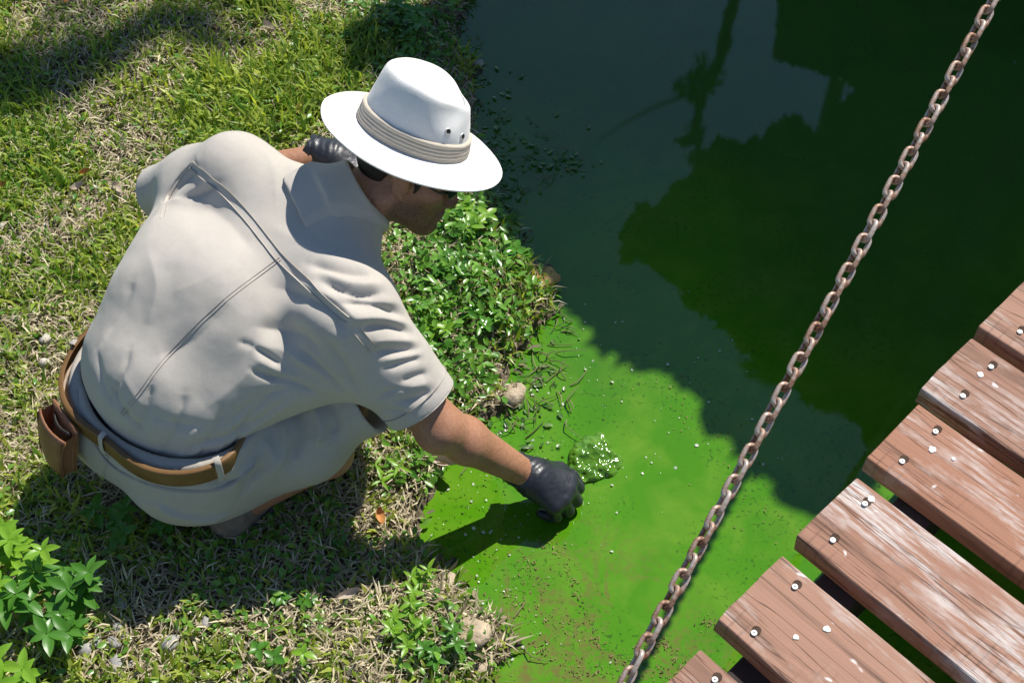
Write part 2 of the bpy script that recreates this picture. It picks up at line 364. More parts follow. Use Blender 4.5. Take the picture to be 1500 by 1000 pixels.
def ribbon(pts, nors, prof, name):                    # sweep a profile [(across, up)] along a curve lying on a surface
    n = len(pts); m = len(prof); vs = []
    for i in range(n):
        t = nrm(pts[min(i+1,n-1)]-pts[max(i-1,0)]); nn = nrm(nors[i]-t*(nors[i]@t)); s = np.cross(t, nn)
        for a, u in prof: vs.append(pts[i]+s*a+nn*u)
    fs = [(i*m+j, i*m+j+1, (i+1)*m+j+1, (i+1)*m+j) for i in range(n-1) for j in range(m-1)]
    return mesh_from(name, vs, fs)
def tube(pts, rad, name=None, seg=8, bm=None, cap=True):
    pts = [np.asarray(p, float) for p in pts]; n = len(pts); vs = []; fs = []; prev = None
    for i in range(n):
        t = nrm(pts[min(i+1,n-1)]-pts[max(i-1,0)]); a = np.array([0,0,1.]) if abs(t[2]) < .9 else np.array([1.,0,0])
        if prev is not None: a = prev
        u = nrm(a-t*(a@t)); prev = u; v2 = np.cross(t, u); r = rad[i] if hasattr(rad, '__len__') else rad
        for j in range(seg): an = 2*math.pi*j/seg; vs.append(pts[i]+r*(math.cos(an)*u+math.sin(an)*v2))
    for i in range(n-1):
        for j in range(seg): fs.append((i*seg+j, i*seg+(j+1)%seg, (i+1)*seg+(j+1)%seg, (i+1)*seg+j))
    if cap: fs.append(tuple(range(seg))[::-1]); fs.append(tuple((n-1)*seg+j for j in range(seg)))
    return vs, fs
def merge(parts):
    vs = []; fs = []
    for v, f in parts:
        o = len(vs); vs.extend(v); fs.extend([tuple(i+o for i in q) for q in f])
    return vs, fs
# ------------------------------------------------------------------ footbridge: planks on two dark stringers
ZD = .38
LD = nrm([math.cos(math.radians(-45.8)), math.sin(math.radians(-45.8)), 0]); ED = np.array([-LD[1], LD[0], 0])
plank_px = [((1512,395),(1590,330),0), ((1430,478),(1506,411),1), ((1348,567),(1423,494),2), ((1268,670),(1348,593),3), ((1171,790),(1252,694),0), ((1053,912),(1146,806),1), ((916,1062),(1033,945),2), ((765,1240),(895,1095),3)]
bridge = empty("footbridge", V(P(1500, 760, 0))); tag(bridge, "weathered brown plank footbridge with gaps between its boards and rusty screws", "footbridge")
def plank_mesh(wid, thick, ln, seed):
    r = .0032; prof = []                                 # rounded-rectangle section, denser on the top face
    top = np.linspace(-wid/2+r, wid/2-r, 7)
    prof += [(-wid/2, -thick+.003), (-wid/2, -r), (-wid/2+r*.4, -r*.4)] + [(t, 0) for t in top] + [(wid/2-r*.4, -r*.4), (wid/2, -r), (wid/2, -thick+.003), (wid/2-.004, -thick), (-wid/2+.004, -thick)]
    xs = np.concatenate([[0, .0015, .01], np.linspace(.03, ln-.03, 36), [ln-.01, ln-.003, ln]]); n = len(prof); vs = []; fs = []
    for i, x in enumerate(xs):
        e = .0012 if i in (0, len(xs)-1) else 0
        for j, (a, b) in enumerate(prof):
            q = mnoise.noise(Vector((x*9+seed*7, a*60, seed))); q2 = mnoise.noise(Vector((x*3+seed, a*14, 5+seed)))
            end = mnoise.noise(Vector((a*45, b*30, seed*3)))*.004 if i < 3 else 0
            vs.append((x+end, a*(1-e/wid*2)+q*.0012+q2*.002, b*(1-e*4)+(q*.0008 if b == 0 else 0)-(.0 if not e else e*.3)))
    m = len(xs)
    for i in range(m-1):
        for j in range(n): fs.append((i*n+j, i*n+(j+1)%n, (i+1)*n+(j+1)%n, (i+1)*n+j))
    fs.append(tuple(range(n))[::-1]); fs.append(tuple((m-1)*n+j for j in range(n)))
    me = mesh_from("plank", vs, fs, smooth=False); return me
def disc(r, seg=14, dome=0.0, jag=0.0, seed=0):
    vs = [(0, 0, dome)]
    for rr, zz in ((.6, dome*.8), (1.0, 0)):
        for j in range(seg):
            a = 2*math.pi*j/seg; k_ = 1+jag*mnoise.noise(Vector((math.cos(a)*1.3+seed, math.sin(a)*1.3, seed*.7))); vs.append((r*rr*k_*math.cos(a), r*rr*k_*math.sin(a), zz))
    fs = [(0, 1+j, 1+(j+1)%seg) for j in range(seg)] + [(1+j, 1+seg+j, 1+seg+(j+1)%seg, 1+(j+1)%seg) for j in range(seg)]
    return mesh_from("disc", vs, fs)
def screw_head():
    vs, fs = tube([(0,0,-.003),(0,0,.0012),(0,0,.0018)], [.0056,.0056,.0048], seg=16); return mesh_from("screw", vs, fs, smooth=False)
SCREW = screw_head(); SHADE_DISC = disc(.0080, 16, .0, .08, 2); SLOT = disc(.0016, 6)
def on_plank(pl, x, y, z=0.0): return pl.matrix_basis @ Vector((x, y, z))
screw_px = {1: [(1494,487),(1545,440)], 2: [(1453,536),(1412,578)], 3: [(1371,632),(1322,676)], 4: [(1268,737),(1221,790)], 5: [(1166,857),(1106,925)], 6: [(1048,995),(990,1050)]}
drop_px = {2: [(1436,548,.012)], 3: [(1365,659,.014),(1396,673,.007)], 4: [(1276,731,.013)], 5: [(1166,932,.010),(1212,920,.012)]}
planks = []
for i, (a, b, mi) in enumerate(plank_px):
    A = P(*a, ZD); B = P(*b, ZD); wid = abs((B-A)@ED); mid = (A+B)/2; wid = min(max(wid, .155), .178)
    me = plank_mesh(wid, .046, 1.55, i*1.37); 
    yaw = math.atan2(LD[1], LD[0]) + math.radians([.3,.5,.4,.2,-.5,-.9,-.6,0][i])
    pl = bpy.data.objects.new("plank", me); sc.collection.objects.link(pl); me.materials.append(M["plank_wood_%d" % mi])
    off = ((A@LD)-(B@LD))/2*0
    pl.location = V(mid + np.array([0,0,[.0,.003,-.002,.002,0,-.003,.002,0][i]])); pl.rotation_euler = (math.radians([.4,-.3,.5,-.4,.3,-.5,.2,0][i]), 0, yaw)
    pl.parent = bridge; pl.matrix_parent_inverse = Matrix.Translation(bridge.location).inverted(); planks.append(pl)
    bpy.context.view_layer.update()
    def put(me_, nm, px_, py_, dz, mat, par=pl):
        p = V(P(px_, py_, ZD)); q = pl.matrix_world.inverted() @ p; q.z = dz
        o = bpy.data.objects.new(nm, me_); sc.collection.objects.link(o); o.parent = pl; o.location = q; o.rotation_euler = (0,0,random.random()*6)
        if not me_.materials: me_.materials.append(mat)
        return o
    for (x, y) in screw_px.get(i, []):
        put(SHADE_DISC, "screw_shade", x+2.5, y-3, .0016, M["hole_shade"]); put(SCREW, "screw", x-1.5, y+1.5, .0022, M["screw_steel"]); put(SLOT, "screw_slot", x-1.5, y+1.5, .0044, M["black_edge"])  # flat dark disc set off-centre paints the shadow inside the screw hole
    for t, (x, y, r) in enumerate(drop_px.get(i, [])):
        o = put(disc(r*.5, 28, .0012, .30, t*3+i), "bird_dropping", x, y, .0014, M["dropping_white"])
def box_between(a, b, wdt, hgt, name, mat, parent):      # a beam: top centre line from a to b
    a = np.asarray(a, float); b = np.asarray(b, float); t = nrm(b-a); s = nrm(np.cross(t, [0,0,1])); u = np.cross(s, t); vs = []
    for p in (a, b):
        for sx, sz in ((-1,-1),(1,-1),(1,0),(-1,0)): vs.append(p+s*wdt/2*sx+u*hgt*sz)
    bm = bmesh.new(); bv = [bm.verts.new(v) for v in vs]
    for f in ((3,2,1,0),(4,5,6,7),(0,1,5,4),(1,2,6,5),(2,3,7,6),(3,0,4,7)): bm.faces.new([bv[k_] for k_ in f])
    bmesh.ops.recalc_face_normals(bm, faces=bm.faces); bmesh.ops.bevel(bm, geom=list(bm.edges), offset=.006, segments=2, affect='EDGES', profile=.5)
    me = bpy.data.meshes.new(name); bm.to_mesh(me); bm.free(); return obj(name, me, mat, parent)
c0 = (P(1171,790,ZD)+P(1252,694,ZD))/2
for off in (.105, 1.35):
    a = c0+LD*off-ED*1.1; b = c0+LD*off+ED*1.6; a[2] = b[2] = ZD-.048
    box_between(a, b, .075, .13, "stringer", M["beam_wood"], bridge)
    for t in (.08, .92):
        p = a+(b-a)*t; p2 = p.copy(); p2[2] = -.6; p[2] = ZD-.182
        vs, fs = tube([p2, p], .05, seg=12); obj("pile", mesh_from("pile", vs, fs), M["beam_wood"], bridge)

# ------------------------------------------------------------------ chain
c_a = P(905, 1018, .50); c_b = P(1462, -22, 1.05); NV = 46
pitch = np.linalg.norm(c_b-c_a)/NV; cd = nrm(c_b-c_a); n0, n1 = -7, NV+52
def link_mesh(pitch, wr, hw):
    L = pitch/2+wr*.55-hw*0; pts = []; st = L-hw+wr*.5
    for j in range(9): a = -math.pi/2+math.pi*j/8; pts.append((st+hw*math.cos(a), hw*math.sin(a), 0))
    for j in range(9): a = math.pi/2+math.pi*j/8; pts.append((-st+hw*math.cos(a), hw*math.sin(a), 0))
    n = len(pts); vs = []; fs = []; sg = 8
    for i in range(n):
        t = nrm(np.array(pts[(i+1)%n])-np.array(pts[i-1])); s = np.cross(t, [0,0,1])
        for j in range(sg): a = 2*math.pi*j/sg; vs.append(np.array(pts[i])+wr*(math.cos(a)*s+math.sin(a)*np.array([0,0,1])))
    for i in range(n):
        for j in range(sg): fs.append((i*sg+j, i*sg+(j+1)%sg, ((i+1)%n)*sg+(j+1)%sg, ((i+1)%n)*sg+j))
    return mesh_from("link", vs, fs)
LINK = link_mesh(pitch, .0043, .0094); LINK.materials.append(M["rusty_steel"])
ch = empty("chain", V(c_a+cd*pitch*n0)); tag(ch, "taut rusty steel link chain stretched across the green water", "chain")
for i in range(n0, n1):
    t = (i-n0)/(n1-n0); p = c_a+cd*pitch*i; p[2] -= .05*4*t*(1-t)-.05*4*(-n0/(n1-n0))*(1+n0/(n1-n0))
    o = bpy.data.objects.new("link", LINK); sc.collection.objects.link(o); o.parent = ch; o.matrix_parent_inverse = Matrix.Translation(ch.location).inverted()
    roll = math.radians((38 if i % 2 else -52)+random.uniform(-14, 14)); q = V(cd).to_track_quat('X', 'Z'); o.location = V(p); o.rotation_euler = (q.to_matrix() @ Matrix.Rotation(roll, 3, 'X')).to_euler()
for nm_i, (i_, lab) in enumerate(((n0, "stout wooden post in the pond beside the bridge"), (n1-1, "stout wooden post at the far end of the chain"))):
    p = c_a+cd*pitch*i_ + cd*(.055 if i_ > 0 else -.055)
    base = p.copy(); base[2] = -.6; top = p.copy(); top[2] += .12
    vs, fs = tube([base, p, top, top+[0,0,.02]], [.055,.05,.05,.035], seg=14); tag(obj("chain_post", mesh_from("chain_post", vs, fs), M["beam_wood"]), lab, "post")

# ------------------------------------------------------------------ trees on the far bank whose crowns shade the water and stand mirrored in it
HCAN = 2.0
CAN_PX = [(1150,-260),(1146,-40),(1150,10),(1138,45),(1150,80),(1205,92),(1240,108),(1262,128),(1225,165),(1190,198),(1165,180),(1132,184),(1110,212),(1062,208),(1025,246),(992,276),(970,303),(940,305),(920,340),(914,372),(950,374),(985,400),(1010,430),(1045,454),(1075,480),(1110,508),(1150,540),(1172,565),(1210,588),(1250,614),(1292,650),(1335,694),(1370,704),(1398,690),(1430,672),(1600,580),(1900,420),(2600,260),(2600,-900),(1700,-900),(1350,-560),(1180,-420)]
CAN = np.array([P(x, y, 0)[:2]*(HCAN+CH)/CH for x, y in CAN_PX])
def leaf_cloud(n, lo, hi, poly, zlo, zhi, edge):
    x = rng.uniform(lo[0], hi[0], n); y = rng.uniform(lo[1], hi[1], n)
    jx = x+.08*(fbm(x, y, 6.0, 4, 31)-.47); jy = y+.08*(fbm(x, y, 6.0, 4, 47)-.47)
    m = inside(jx, jy, poly); x, y = x[m], y[m]; d = seg_dist(x, y, poly)
    z = HCAN + rng.uniform(zlo, zhi, len(x))*np.clip(d/edge, .06, 1) + .25*(fbm(x, y, 1.3, 2, 3)-.4)*np.clip(d/edge, 0, 1)
    return np.stack([x, y, z], -1)
def leaf_mesh(name, pts, smin, smax, tint=None, flat=.7):
    n = len(pts); s = rng.uniform(smin, smax, n)
    nz = rng.normal(0, flat, (n, 3)); nz[:,2] = np.abs(nz[:,2])+.6; nz /= np.linalg.norm(nz, axis=1)[:,None]
    t = rng.normal(0, 1, (n, 3)); t -= nz*(t*nz).sum(1)[:,None]; t /= np.linalg.norm(t, axis=1)[:,None]; b = np.cross(nz, t)
    L = s[:,None]; wd = .30*L
    v = np.stack([pts-t*L*.5, pts-t*L*.1+b*wd+nz*L*.06, pts+t*L*.5-nz*L*.1, pts-t*L*.1-b*wd+nz*L*.06], 1).reshape(-1, 3)
    f = np.arange(4*n)
    me = mesh_from(name, v, loops=f, lens=np.full(n, 4), smooth=False)
    if tint is not None: set_tint(me, np.repeat(tint, 4, 0))
    return me
def set_tint(me, rgb):
    a = me.color_attributes.new("tint", 'FLOAT_COLOR', 'POINT'); c = np.ones((len(rgb), 4), np.float32); c[:,:3] = rgb; a.data.foreach_set("color", c.ravel())
pts = leaf_cloud(230000, CAN.min(0), np.minimum(CAN.max(0), [7.5, 9.5]), CAN, -.35, .9, .9)
# thin out deep inside, keep the fringe crisp
d = seg_dist(pts[:,0], pts[:,1], CAN); keep = rng.random(len(pts)) < np.where(d < .5, 1.0, .75); pts = pts[keep]
anchors = np.array([[2.0, 7.6], [4.6, 7.3], [7.0, 6.6]])
who = np.argmin(((pts[:,None,:2]-anchors[None])**2).sum(-1), 1)
tree_lab = ["broad dark tree on the far bank with a drooping dead limb", "broad dark tree on the far bank between its neighbours", "broad dark tree on the far bank beyond the bridge"]
for t in range(3):
    A = anchors[t]; sel = pts[who == t]; z0 = float(ground_z(np.array([A[0]]), np.array([A[1]]))[0])-.05
    tr = empty("tree", (A[0], A[1], z0)); tag(tr, tree_lab[t], "tree", "trees on the far bank")
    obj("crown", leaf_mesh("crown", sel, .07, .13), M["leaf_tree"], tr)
    base = np.array([A[0], A[1], z0]); parts = [tube([base, base+[.02,.0,.8], base+[-.03,-.05,1.7], base+[-.05,-.1,2.9], base+[-.05,-.1,3.8]], [.17,.13,.115,.10,.05], seg=12)]
    for j in range(9):
        st = base+[-.04,-.08,rng.uniform(1.9, 3.2)]
        for _ in range(60):                                # keep the limbs within their own foliage
            e = sel[rng.integers(len(sel))]; m_ = (st+e)/2+[0,0,.25]; tst = np.array([e, e*.75+m_*.25, e*.5+m_*.5, e*.25+m_*.75, m_, m_*.6+st*.4]); sc_ = (HCAN+CH)/(tst[:,2]+CH)
            if inside(tst[:,0]*sc_, tst[:,1]*sc_, CAN).all(): break
        else: continue
        parts.append(tube([st, st+(m_-st)*.5+[0,0,.05], m_, e], [.07,.055,.04,.012], seg=7))
    if t == 0:                                            # the dead limb
        h_ = 4.4; cc = lambda x, y, h2=h_: np.append(P(x, y, 0)[:2]*(h2+CH)/CH, h2)
        l0 = [base+[-.05,-.1,3.3], cc(1105,-160), cc(1085,-40), cc(1070,20), cc(1058,75), cc(1040,118,4.35)]
        parts.append(tube(spline(l0, 24), np.linspace(.07, .04, 24)*(1+.22*np.sin(np.arange(24)*1.9)), seg=9))
        parts.append(tube(spline([cc(1040,118,4.35), cc(1026,150,4.3), cc(1018,185,4.25), cc(1024,215,4.2), cc(1016,258,4.15)], 14), np.linspace(.05, .012, 14)*(1+.4*np.sin(np.arange(14)*2.3)), seg=7))
        parts.append(tube(spline([cc(1032,128,4.35), cc(990,145,4.3), cc(940,165,4.3), cc(900,190,4.25), cc(870,215,4.2)], 14), np.linspace(.018, .003, 14), seg=5))
        cl = []
        for (x, y, r, n) in ((1012,122,.10,60),(1035,108,.11,70),(1020,190,.07,40),(1025,235,.07,40),(1008,205,.05,24)):
            cl.append(cc(x, y, 4.3)+rng.normal(0, r*.55, (n, 3)))
        obj("withered_leaves", leaf_mesh("withered_leaves", np.vstack(cl), .06, .10), M["leaf_tree"], tr)
    vs, fs = merge(parts); obj("trunk", mesh_from("trunk", vs, fs), M["bark"], tr)

# a tall slender tree behind the others; its high boughs throw a soft band of shade on the turf
Dh = np.array([SDIR.x/SDIR.z, SDIR.y/SDIR.z]); tb = np.array([3.0, 9.4, 0.0]); tb[2] = float(ground_z(tb[:1], tb[1:2])[0])-.05
tt_ = empty("tree", V(tb)); tag(tt_, "tall slender tree rising behind the broad trees of the far bank", "tree", "trees on the far bank")
poly = np.array([P(x, y, .085)[:2] for x, y in ((-90,175),(-90,95),(60,85),(150,60),(250,28),(380,30),(360,72),(250,100),(150,128),(60,150))]); bx = rng.uniform(poly.min(0), poly.max(0), (5200, 2))
bx = bx[inside(bx[:,0]+.12*(fbm(bx[:,0], bx[:,1], 7, 3, 5)-.44), bx[:,1]+.12*(fbm(bx[:,0], bx[:,1], 7, 3, 15)-.44), poly)]
bx = bx[fbm(bx[:,0], bx[:,1], 9, 3, 44) > .43]; hz = rng.uniform(7.6, 8.6, len(bx)); cr3 = np.column_stack([bx+Dh[None]*(hz-.085)[:,None], hz])
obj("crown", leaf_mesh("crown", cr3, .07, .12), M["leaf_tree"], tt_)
parts = [tube(spline([tb, tb+[.05,0,2.5], tb+[0,-.1,5.0], tb*[1,1,0]+cr3.mean(0)*[0,0,1]+[0,-.2,.3]], 14), np.linspace(.16, .05, 14), seg=10)]
for j in range(8):
    e = cr3[rng.integers(len(cr3))]; st = tb*[1,1,0]+[0,-.15,rng.uniform(5.5, 7.8)]; parts.append(tube([st, (st+e)/2+[0,0,.15], e], [.05,.03,.01], seg=6))
vs, fs = merge(parts); obj("trunk", mesh_from("trunk", vs, fs), M["bark"], tt_)
# ------------------------------------------------------------------ the man
BANK = .085
Wc = P(250, 578, .33); Rw = nrm([.78,-.62,0]); Fwd = nrm([.62,.78,0]); Z1 = np.array([0,0,1.])
RS = P(508, 458, .535); LS = P(346, 256, .558); NB = P(502, 300, .595)
RE = P(644, 624, .315); RWr = P(772, 694, .095); LE = P(240, 282, .42); LWr = P(476, 228, .44)
Ah = nrm([.36,.30,.88]); Fh = np.array([.92,-.22,-.30]); Fh = nrm(Fh-Ah*(Fh@Ah)); Sh = np.cross(Fh, Ah)
HB = P(605, 196, .712); HO = P(606, 199, .71)-Ah*.020+Fh*.014
RHip = Wc+Rw*.10-Z1*.12+Fwd*.02; LHip = Wc-Rw*.10-Z1*.09+Fwd*.02
RK = P(500, 598, .315); LK = Wc-Rw*.17+Fwd*.38+Z1*.10
RA = P(350, 738, .13); LA = LHip-Rw*.05+Fwd*.10; LA[2] = .14
Mid = P(330, 425, .50); Upc = (RS+LS)/2-Z1*.02
def torso(s, off, k):
    s.cap(Wc-Z1*.06, Wc+Z1*.03, .124+off, .126+off, k, Rw, 1.42)
    s.cap(Wc+Z1*.06+Fwd*.02, Mid-Z1*.045, .127+off, .136+off, k, Rw, 1.36)
    s.cap(Mid-Z1*.045, Upc-Z1*.055, .138+off, .118+off, k, nrm(RS-LS), 1.42)
    s.cap(LS, RS, .061+off, .070+off, k)
    s.cap(NB-Z1*.02, RS, .066+off, .066+off, k); s.cap(NB-Z1*.02, LS, .064+off, .058+off, k)
# --- body: one skin surface from head to feet
B = SDF((-1.0, 1.12, .07), (.10, 2.20, .86), .0045)
torso(B, -.02, .05)
B.cap(NB-nrm(HB-NB)*.04, HO-Ah*.085-Fh*.02, .064, .056, .03)
B.ell(HB-Ah*.012+Fh*.004, (Fh, Sh, Ah), (.096, .076, .102), .02)
B.ell(HO-Ah*.078+Fh*.028, (Fh, Sh, Ah), (.062, .056, .072), .03)
for sg in (-1, 1):
    B.cap(HO-Ah*.095-Fh*.015+Sh*sg*.052, HO-Ah*.142+Fh*.058+Sh*sg*.012, .019, .018, .03)
    B.ell(HO-Ah*.058+Fh*.056+Sh*sg*.044, (Fh, Sh, Ah), (.026, .02, .018), .025)
    B.ell(HO-Ah*.033+Fh*.082+Sh*sg*.032, (Fh, Sh, Ah), (.016, .018, .011), .012, 's')
    e0 = HO-Ah*.048-Fh*.002+Sh*sg*.077; ea = nrm(Ah-Fh*.25); ef = np.cross(Sh, ea)
    B.cap(e0+ea*.02-ef*.012*0-Fh*.012, e0+ea*.028+Fh*.006, .006, .006, .008); B.cap(e0+ea*.02-Fh*.014, e0-ea*.012-Fh*.010, .0065, .006, .008)
    B.cap(e0-ea*.012-Fh*.010, e0-ea*.026+Fh*.004, .006, .0065, .008); B.cap(e0+ea*.016+Fh*.010-Sh*sg*.006, e0-ea*.008+Fh*.011-Sh*sg*.006, .005, .005, .008)
    B.ell(e0-ea*.002-Sh*sg*.006, (Fh, Sh, Ah), (.014, .008, .024), .006)
B.cap(HO-Ah*.040+Fh*.086, HO-Ah*.078+Fh*.098, .009, .013, .012)
for sg in (-1, 1): B.ell(HO-Ah*.082+Fh*.090+Sh*sg*.012, (Fh, Sh, Ah), (.009, .008, .008), .008)
B.cap(HO-Ah*.020+Fh*.088-Sh*.03, HO-Ah*.020+Fh*.088+Sh*.03, .010, .010, .015)
B.cap(HO-Ah*.106+Fh*.087-Sh*.018, HO-Ah*.106+Fh*.087+Sh*.018, .007, .007, .008); B.cap(HO-Ah*.117+Fh*.084-Sh*.015, HO-Ah*.117+Fh*.084+Sh*.015, .0075, .0075, .008)
B.ell(HO-Ah*.143+Fh*.066, (Fh, Sh, Ah), (.02, .022, .016), .02)
fr = RE+(RWr-RE)*.28
ad = nrm(RWr-RE); aw = nrm(np.cross(ad, Z1))
B.cap(RS, RE, .050, .044, .03); B.cap(RE, fr, .042, .043, .02, aw, 1.08); B.cap(fr, RWr, .043, .0265, .02, aw, 1.12); B.cap(RWr, RWr+ad*.02, .026, .024, .01, aw, 1.1)
B.ell(RE-ad*.012+aw*.012-Z1*.012, np.eye(3), (.034,.034,.034), .03)
B.ell(RWr-ad*.012+aw*.020, np.eye(3), (.013,.013,.013), .012)
lf = LE+(LWr-LE)*.3; ld = nrm(LWr-LE)
B.cap(LS, LE, .050, .044, .03); B.cap(LE, lf, .042, .042, .02); B.cap(lf, LWr, .042, .027, .02); B.cap(LWr, LWr+ld*.02, .027, .024, .01)
for hip, kn, an in ((RHip, RK, RA), (LHip, LK, LA)):
    B.cap(hip, kn, .072, .046, .03); cm = P(482, 664, .20) if kn is RK else kn+(an-kn)*.35; B.cap(kn, cm, .046, .043, .03); B.cap(cm, an, .043, .034, .03)
    ft = an+np.append(Fwd[:2]*.15, -.02); ft[2] = BANK+.035; B.cap(an, ft, .036, .026, .02)
bv, bq = B.mesh(); bv = smooth_mesh(bv, bq, 2, .4)
# tendons and muscle on the forearm, a wrinkled brow is under the hat
bn = vnormals(bv, bq)
side = nrm(np.cross(ad, FW)); dn = nrm(np.cross(side, ad))
for o_, amp, wd in ((.010, .0022, .006), (-.012, -.0025, .007), (.026, -.002, .007), (-.002, .0022, .0035)):
    pl_ = np.array([RE+(RWr-RE)*t+aw*(o_*(1-.4*t))+Z1*(.043-.016*t)*.9 for t in np.linspace(.15, .98, 14)])
    dd, tt = poly_dist(bv, pl_); bv = bv+bn*(amp*np.exp(-(dd/wd)**2))[:,None]
me = mesh_from("person", bv, loops=bq.ravel(), lens=np.full(len(bq), 4)); me.materials.append(M["skin"])
# the beard shadow along jaw, chin and upper lip
fc = bv-HO; ca, cf, cs = fc@Ah, fc@Fh, np.abs(fc@Sh); jit = np.array([mnoise.noise(Vector(q*45)) for q in bv])*.010
line = -.072-.42*np.clip(.05-cf, 0, .12)+.018*sstep(.06, .085, cf)+jit
beard = sstep(.018, -.016, ca-line)*sstep(-.175, -.150, ca)*sstep(-.022, .004, cf)*(np.linalg.norm(fc, axis=1) < .2)
at = me.attributes.new("beard", 'FLOAT', 'POINT'); at.data.foreach_set("value", beard.astype(np.float32))
man = obj("person", me); tag(man, "man in pale shirt and shorts squatting on the bank, reaching into green water", "person")
body_bvh = bvh_of(bv, bq)

# --- shirt
S_ = SDF((-1.0, 1.18, .20), (.0, 2.20, .82), .004)
torso(S_, .0, .06)
cuff = RS+(RE-RS)*.80; sdv_ = nrm(RE-RS)
S_.cap(RS, RS+(RE-RS)*1.1, .080, .063, .05, nrm(np.cross(sdv_, FW)), 1.12)
S_.cap(LS, LS+(LE-LS)*.5, .063, .066, .07); S_.cap(LS+(LE-LS)*.5, LS+(LE-LS)*1.35, .066, .060, .03)
S_.cap(LS+(LE-LS)*.45-Z1*.02, Wc-Rw*.10+Z1*.14+Fwd*.10, .062, .080, .08)
S_.cap(P(352,562,.395), P(486,532,.43), .080, .074, .06)
# fold of cloth at the arm pits and blousing over the belt
S_.cap(RS+(Mid-RS)*.25-Z1*.05, RS+(RE-RS)*.45-Z1*.01, .055, .05, .05)
S_.cut(cuff, sdv_, cuff+sdv_*.12, .15)
S_.cap(cuff-sdv_*.12, cuff+sdv_*.1, .056, .058, 0, nrm(np.cross(sdv_, FW)), 1.12, 's')
lcut = LS+(LE-LS)*1.06; ldv = nrm(LE-LS); S_.cut(lcut, ldv, lcut+ldv*.1, .12); S_.cap(lcut-ldv*.1, lcut+ldv*.1, .053, .055, 0, op='s')
S_.cut(Wc-Z1*.035, -Z1, Wc-Z1*.30, .40)
nd = nrm(HB-Ah*.09-NB)
S_.cap(NB-nd*.01, NB+nd*.2, .062, .07, .0, op='s')
sv, sq = S_.mesh(); sv = smooth_mesh(sv, sq, 3, .5)
sb = bvh_of(sv, sq)
def pxcurve(pts, bvh, n=24):
    r = [hit(bvh, x, y) for x, y in spline([(a, b, 0) for a, b in pts], n)[:, :2]]; r = [q for q in r if q is not None]
    return np.array([q[0] for q in r]), np.array([q[1] for q in r])
sn = vnormals(sv, sq); disp = np.zeros(len(sv))
# (line in the survey frame, height, width): pulled folds of the cloth
FOLDS = [([(450,386),(500,396),(545,402)], .010, .013), ([(468,410),(520,432),(562,428)], .013, .013), ([(500,444),(548,446),(592,462)], .013, .014), ([(526,482),(570,478),(602,488)], .010, .011),
 ([(548,516),(582,514),(614,510)], .009, .010), ([(566,540),(596,530),(618,524)], .007, .008), ([(586,560),(612,550),(626,546)], .006, .008), ([(582,588),(610,584),(634,572)], .008, .010),
 ([(470,398),(515,415),(556,416)], -.008, .010), ([(490,428),(540,440),(585,446)], -.010, .011), ([(512,466),(560,466),(600,476)], -.010, .011), ([(540,500),(580,498),(610,500)], -.008, .010), ([(560,528),(596,522),(618,518)], -.006, .007), ([(576,574),(606,566),(628,560)], -.007, .009),
 ([(404,420),(450,434),(492,462),(512,500)], .011, .022), ([(425,412),(470,428),(506,452),(526,478)], -.011, .014), ([(372,478),(436,490),(470,520)], .009, .020), ([(360,505),(420,515),(470,545)], -.006, .016),
 ([(372,508),(392,521),(412,534)], .007, .006), ([(368,540),(388,550),(408,558)], .007, .006), ([(372,524),(392,535),(412,546)], -.006, .008), ([(350,500),(372,508)], .004, .008),
 ([(258,672),(300,655),(354,636),(400,606),(432,585)], -.008, .010), ([(270,655),(320,642),(370,620),(420,585)], .006, .010), ([(300,668),(345,655),(372,640)], .006, .008),
 ([(225,320),(245,300),(275,285),(300,265)], -.010, .012), ([(232,300),(262,270),(288,248)], .010, .014), ([(288,225),(292,250),(302,270)], -.004, .010), ([(255,290),(290,285),(320,268)], .006, .010),
 ([(452,262),(466,290),(482,320)], -.006, .007), ([(440,300),(470,340),(520,372)], .004, .014), ([(400,330),(430,350),(470,360)], -.003, .020), ([(215,360),(230,420),(215,480)], -.006, .020), ([(195,410),(180,450),(150,500)], .005, .012),
 ([(250,430),(300,410),(350,380)], -.005, .030), ([(230,520),(280,500),(340,440)], .005, .025), ([(300,600),(350,560),(390,520)], -.007, .022), ([(330,620),(380,585),(430,565)], .006, .016), ([(210,600),(250,620),(300,625)], .005, .014),
 ([(160,560),(180,600),(215,640)], .006, .010), ([(178,545),(205,590),(240,622)], -.005, .012), ([(140,510),(150,560),(170,600)], .004, .010),
 ([(158,590),(178,550),(190,510)], .005, .008), ([(196,642),(214,596),(222,560)], .005, .008), ([(238,666),(262,615),(270,575)], .005, .009), ([(288,674),(312,632),(330,600)], .005, .008), ([(335,664),(366,612),(390,585)], .006, .008), ([(215,652),(236,606)], -.004, .007), ([(262,670),(290,622)], -.005, .007), ([(312,670),(340,622)], -.005, .007),
 ([(530,606),(484,552),(436,508)], .006, .009), ([(536,590),(506,536),(478,496)], .006, .009), ([(505,606),(445,566),(385,548)], .006, .008), ([(520,598),(470,545),(425,520)], -.006, .008), ([(535,610),(560,600),(600,606)], .004, .007), ([(548,585),(575,572),(606,570)], .005, .007), ([(300,300),(340,330),(372,372)], .003, .016), ([(420,250),(432,290),(455,330)], .004, .010), ([(385,215),(402,250),(405,300)], -.003, .012)]
for pts_, amp, wd in FOLDS:
    c3, _ = pxcurve(pts_, sb)
    if len(c3) < 3: continue
    dd, tt = poly_dist(sv, c3); amp *= .55 if amp < 0 else 1.0; disp += amp*(.65*np.exp(-(dd/wd)**2)+.5*np.exp(-dd/(wd*.45)))*np.clip(np.sin(np.pi*np.clip(tt, .06, .94))*1.5, 0, 1)
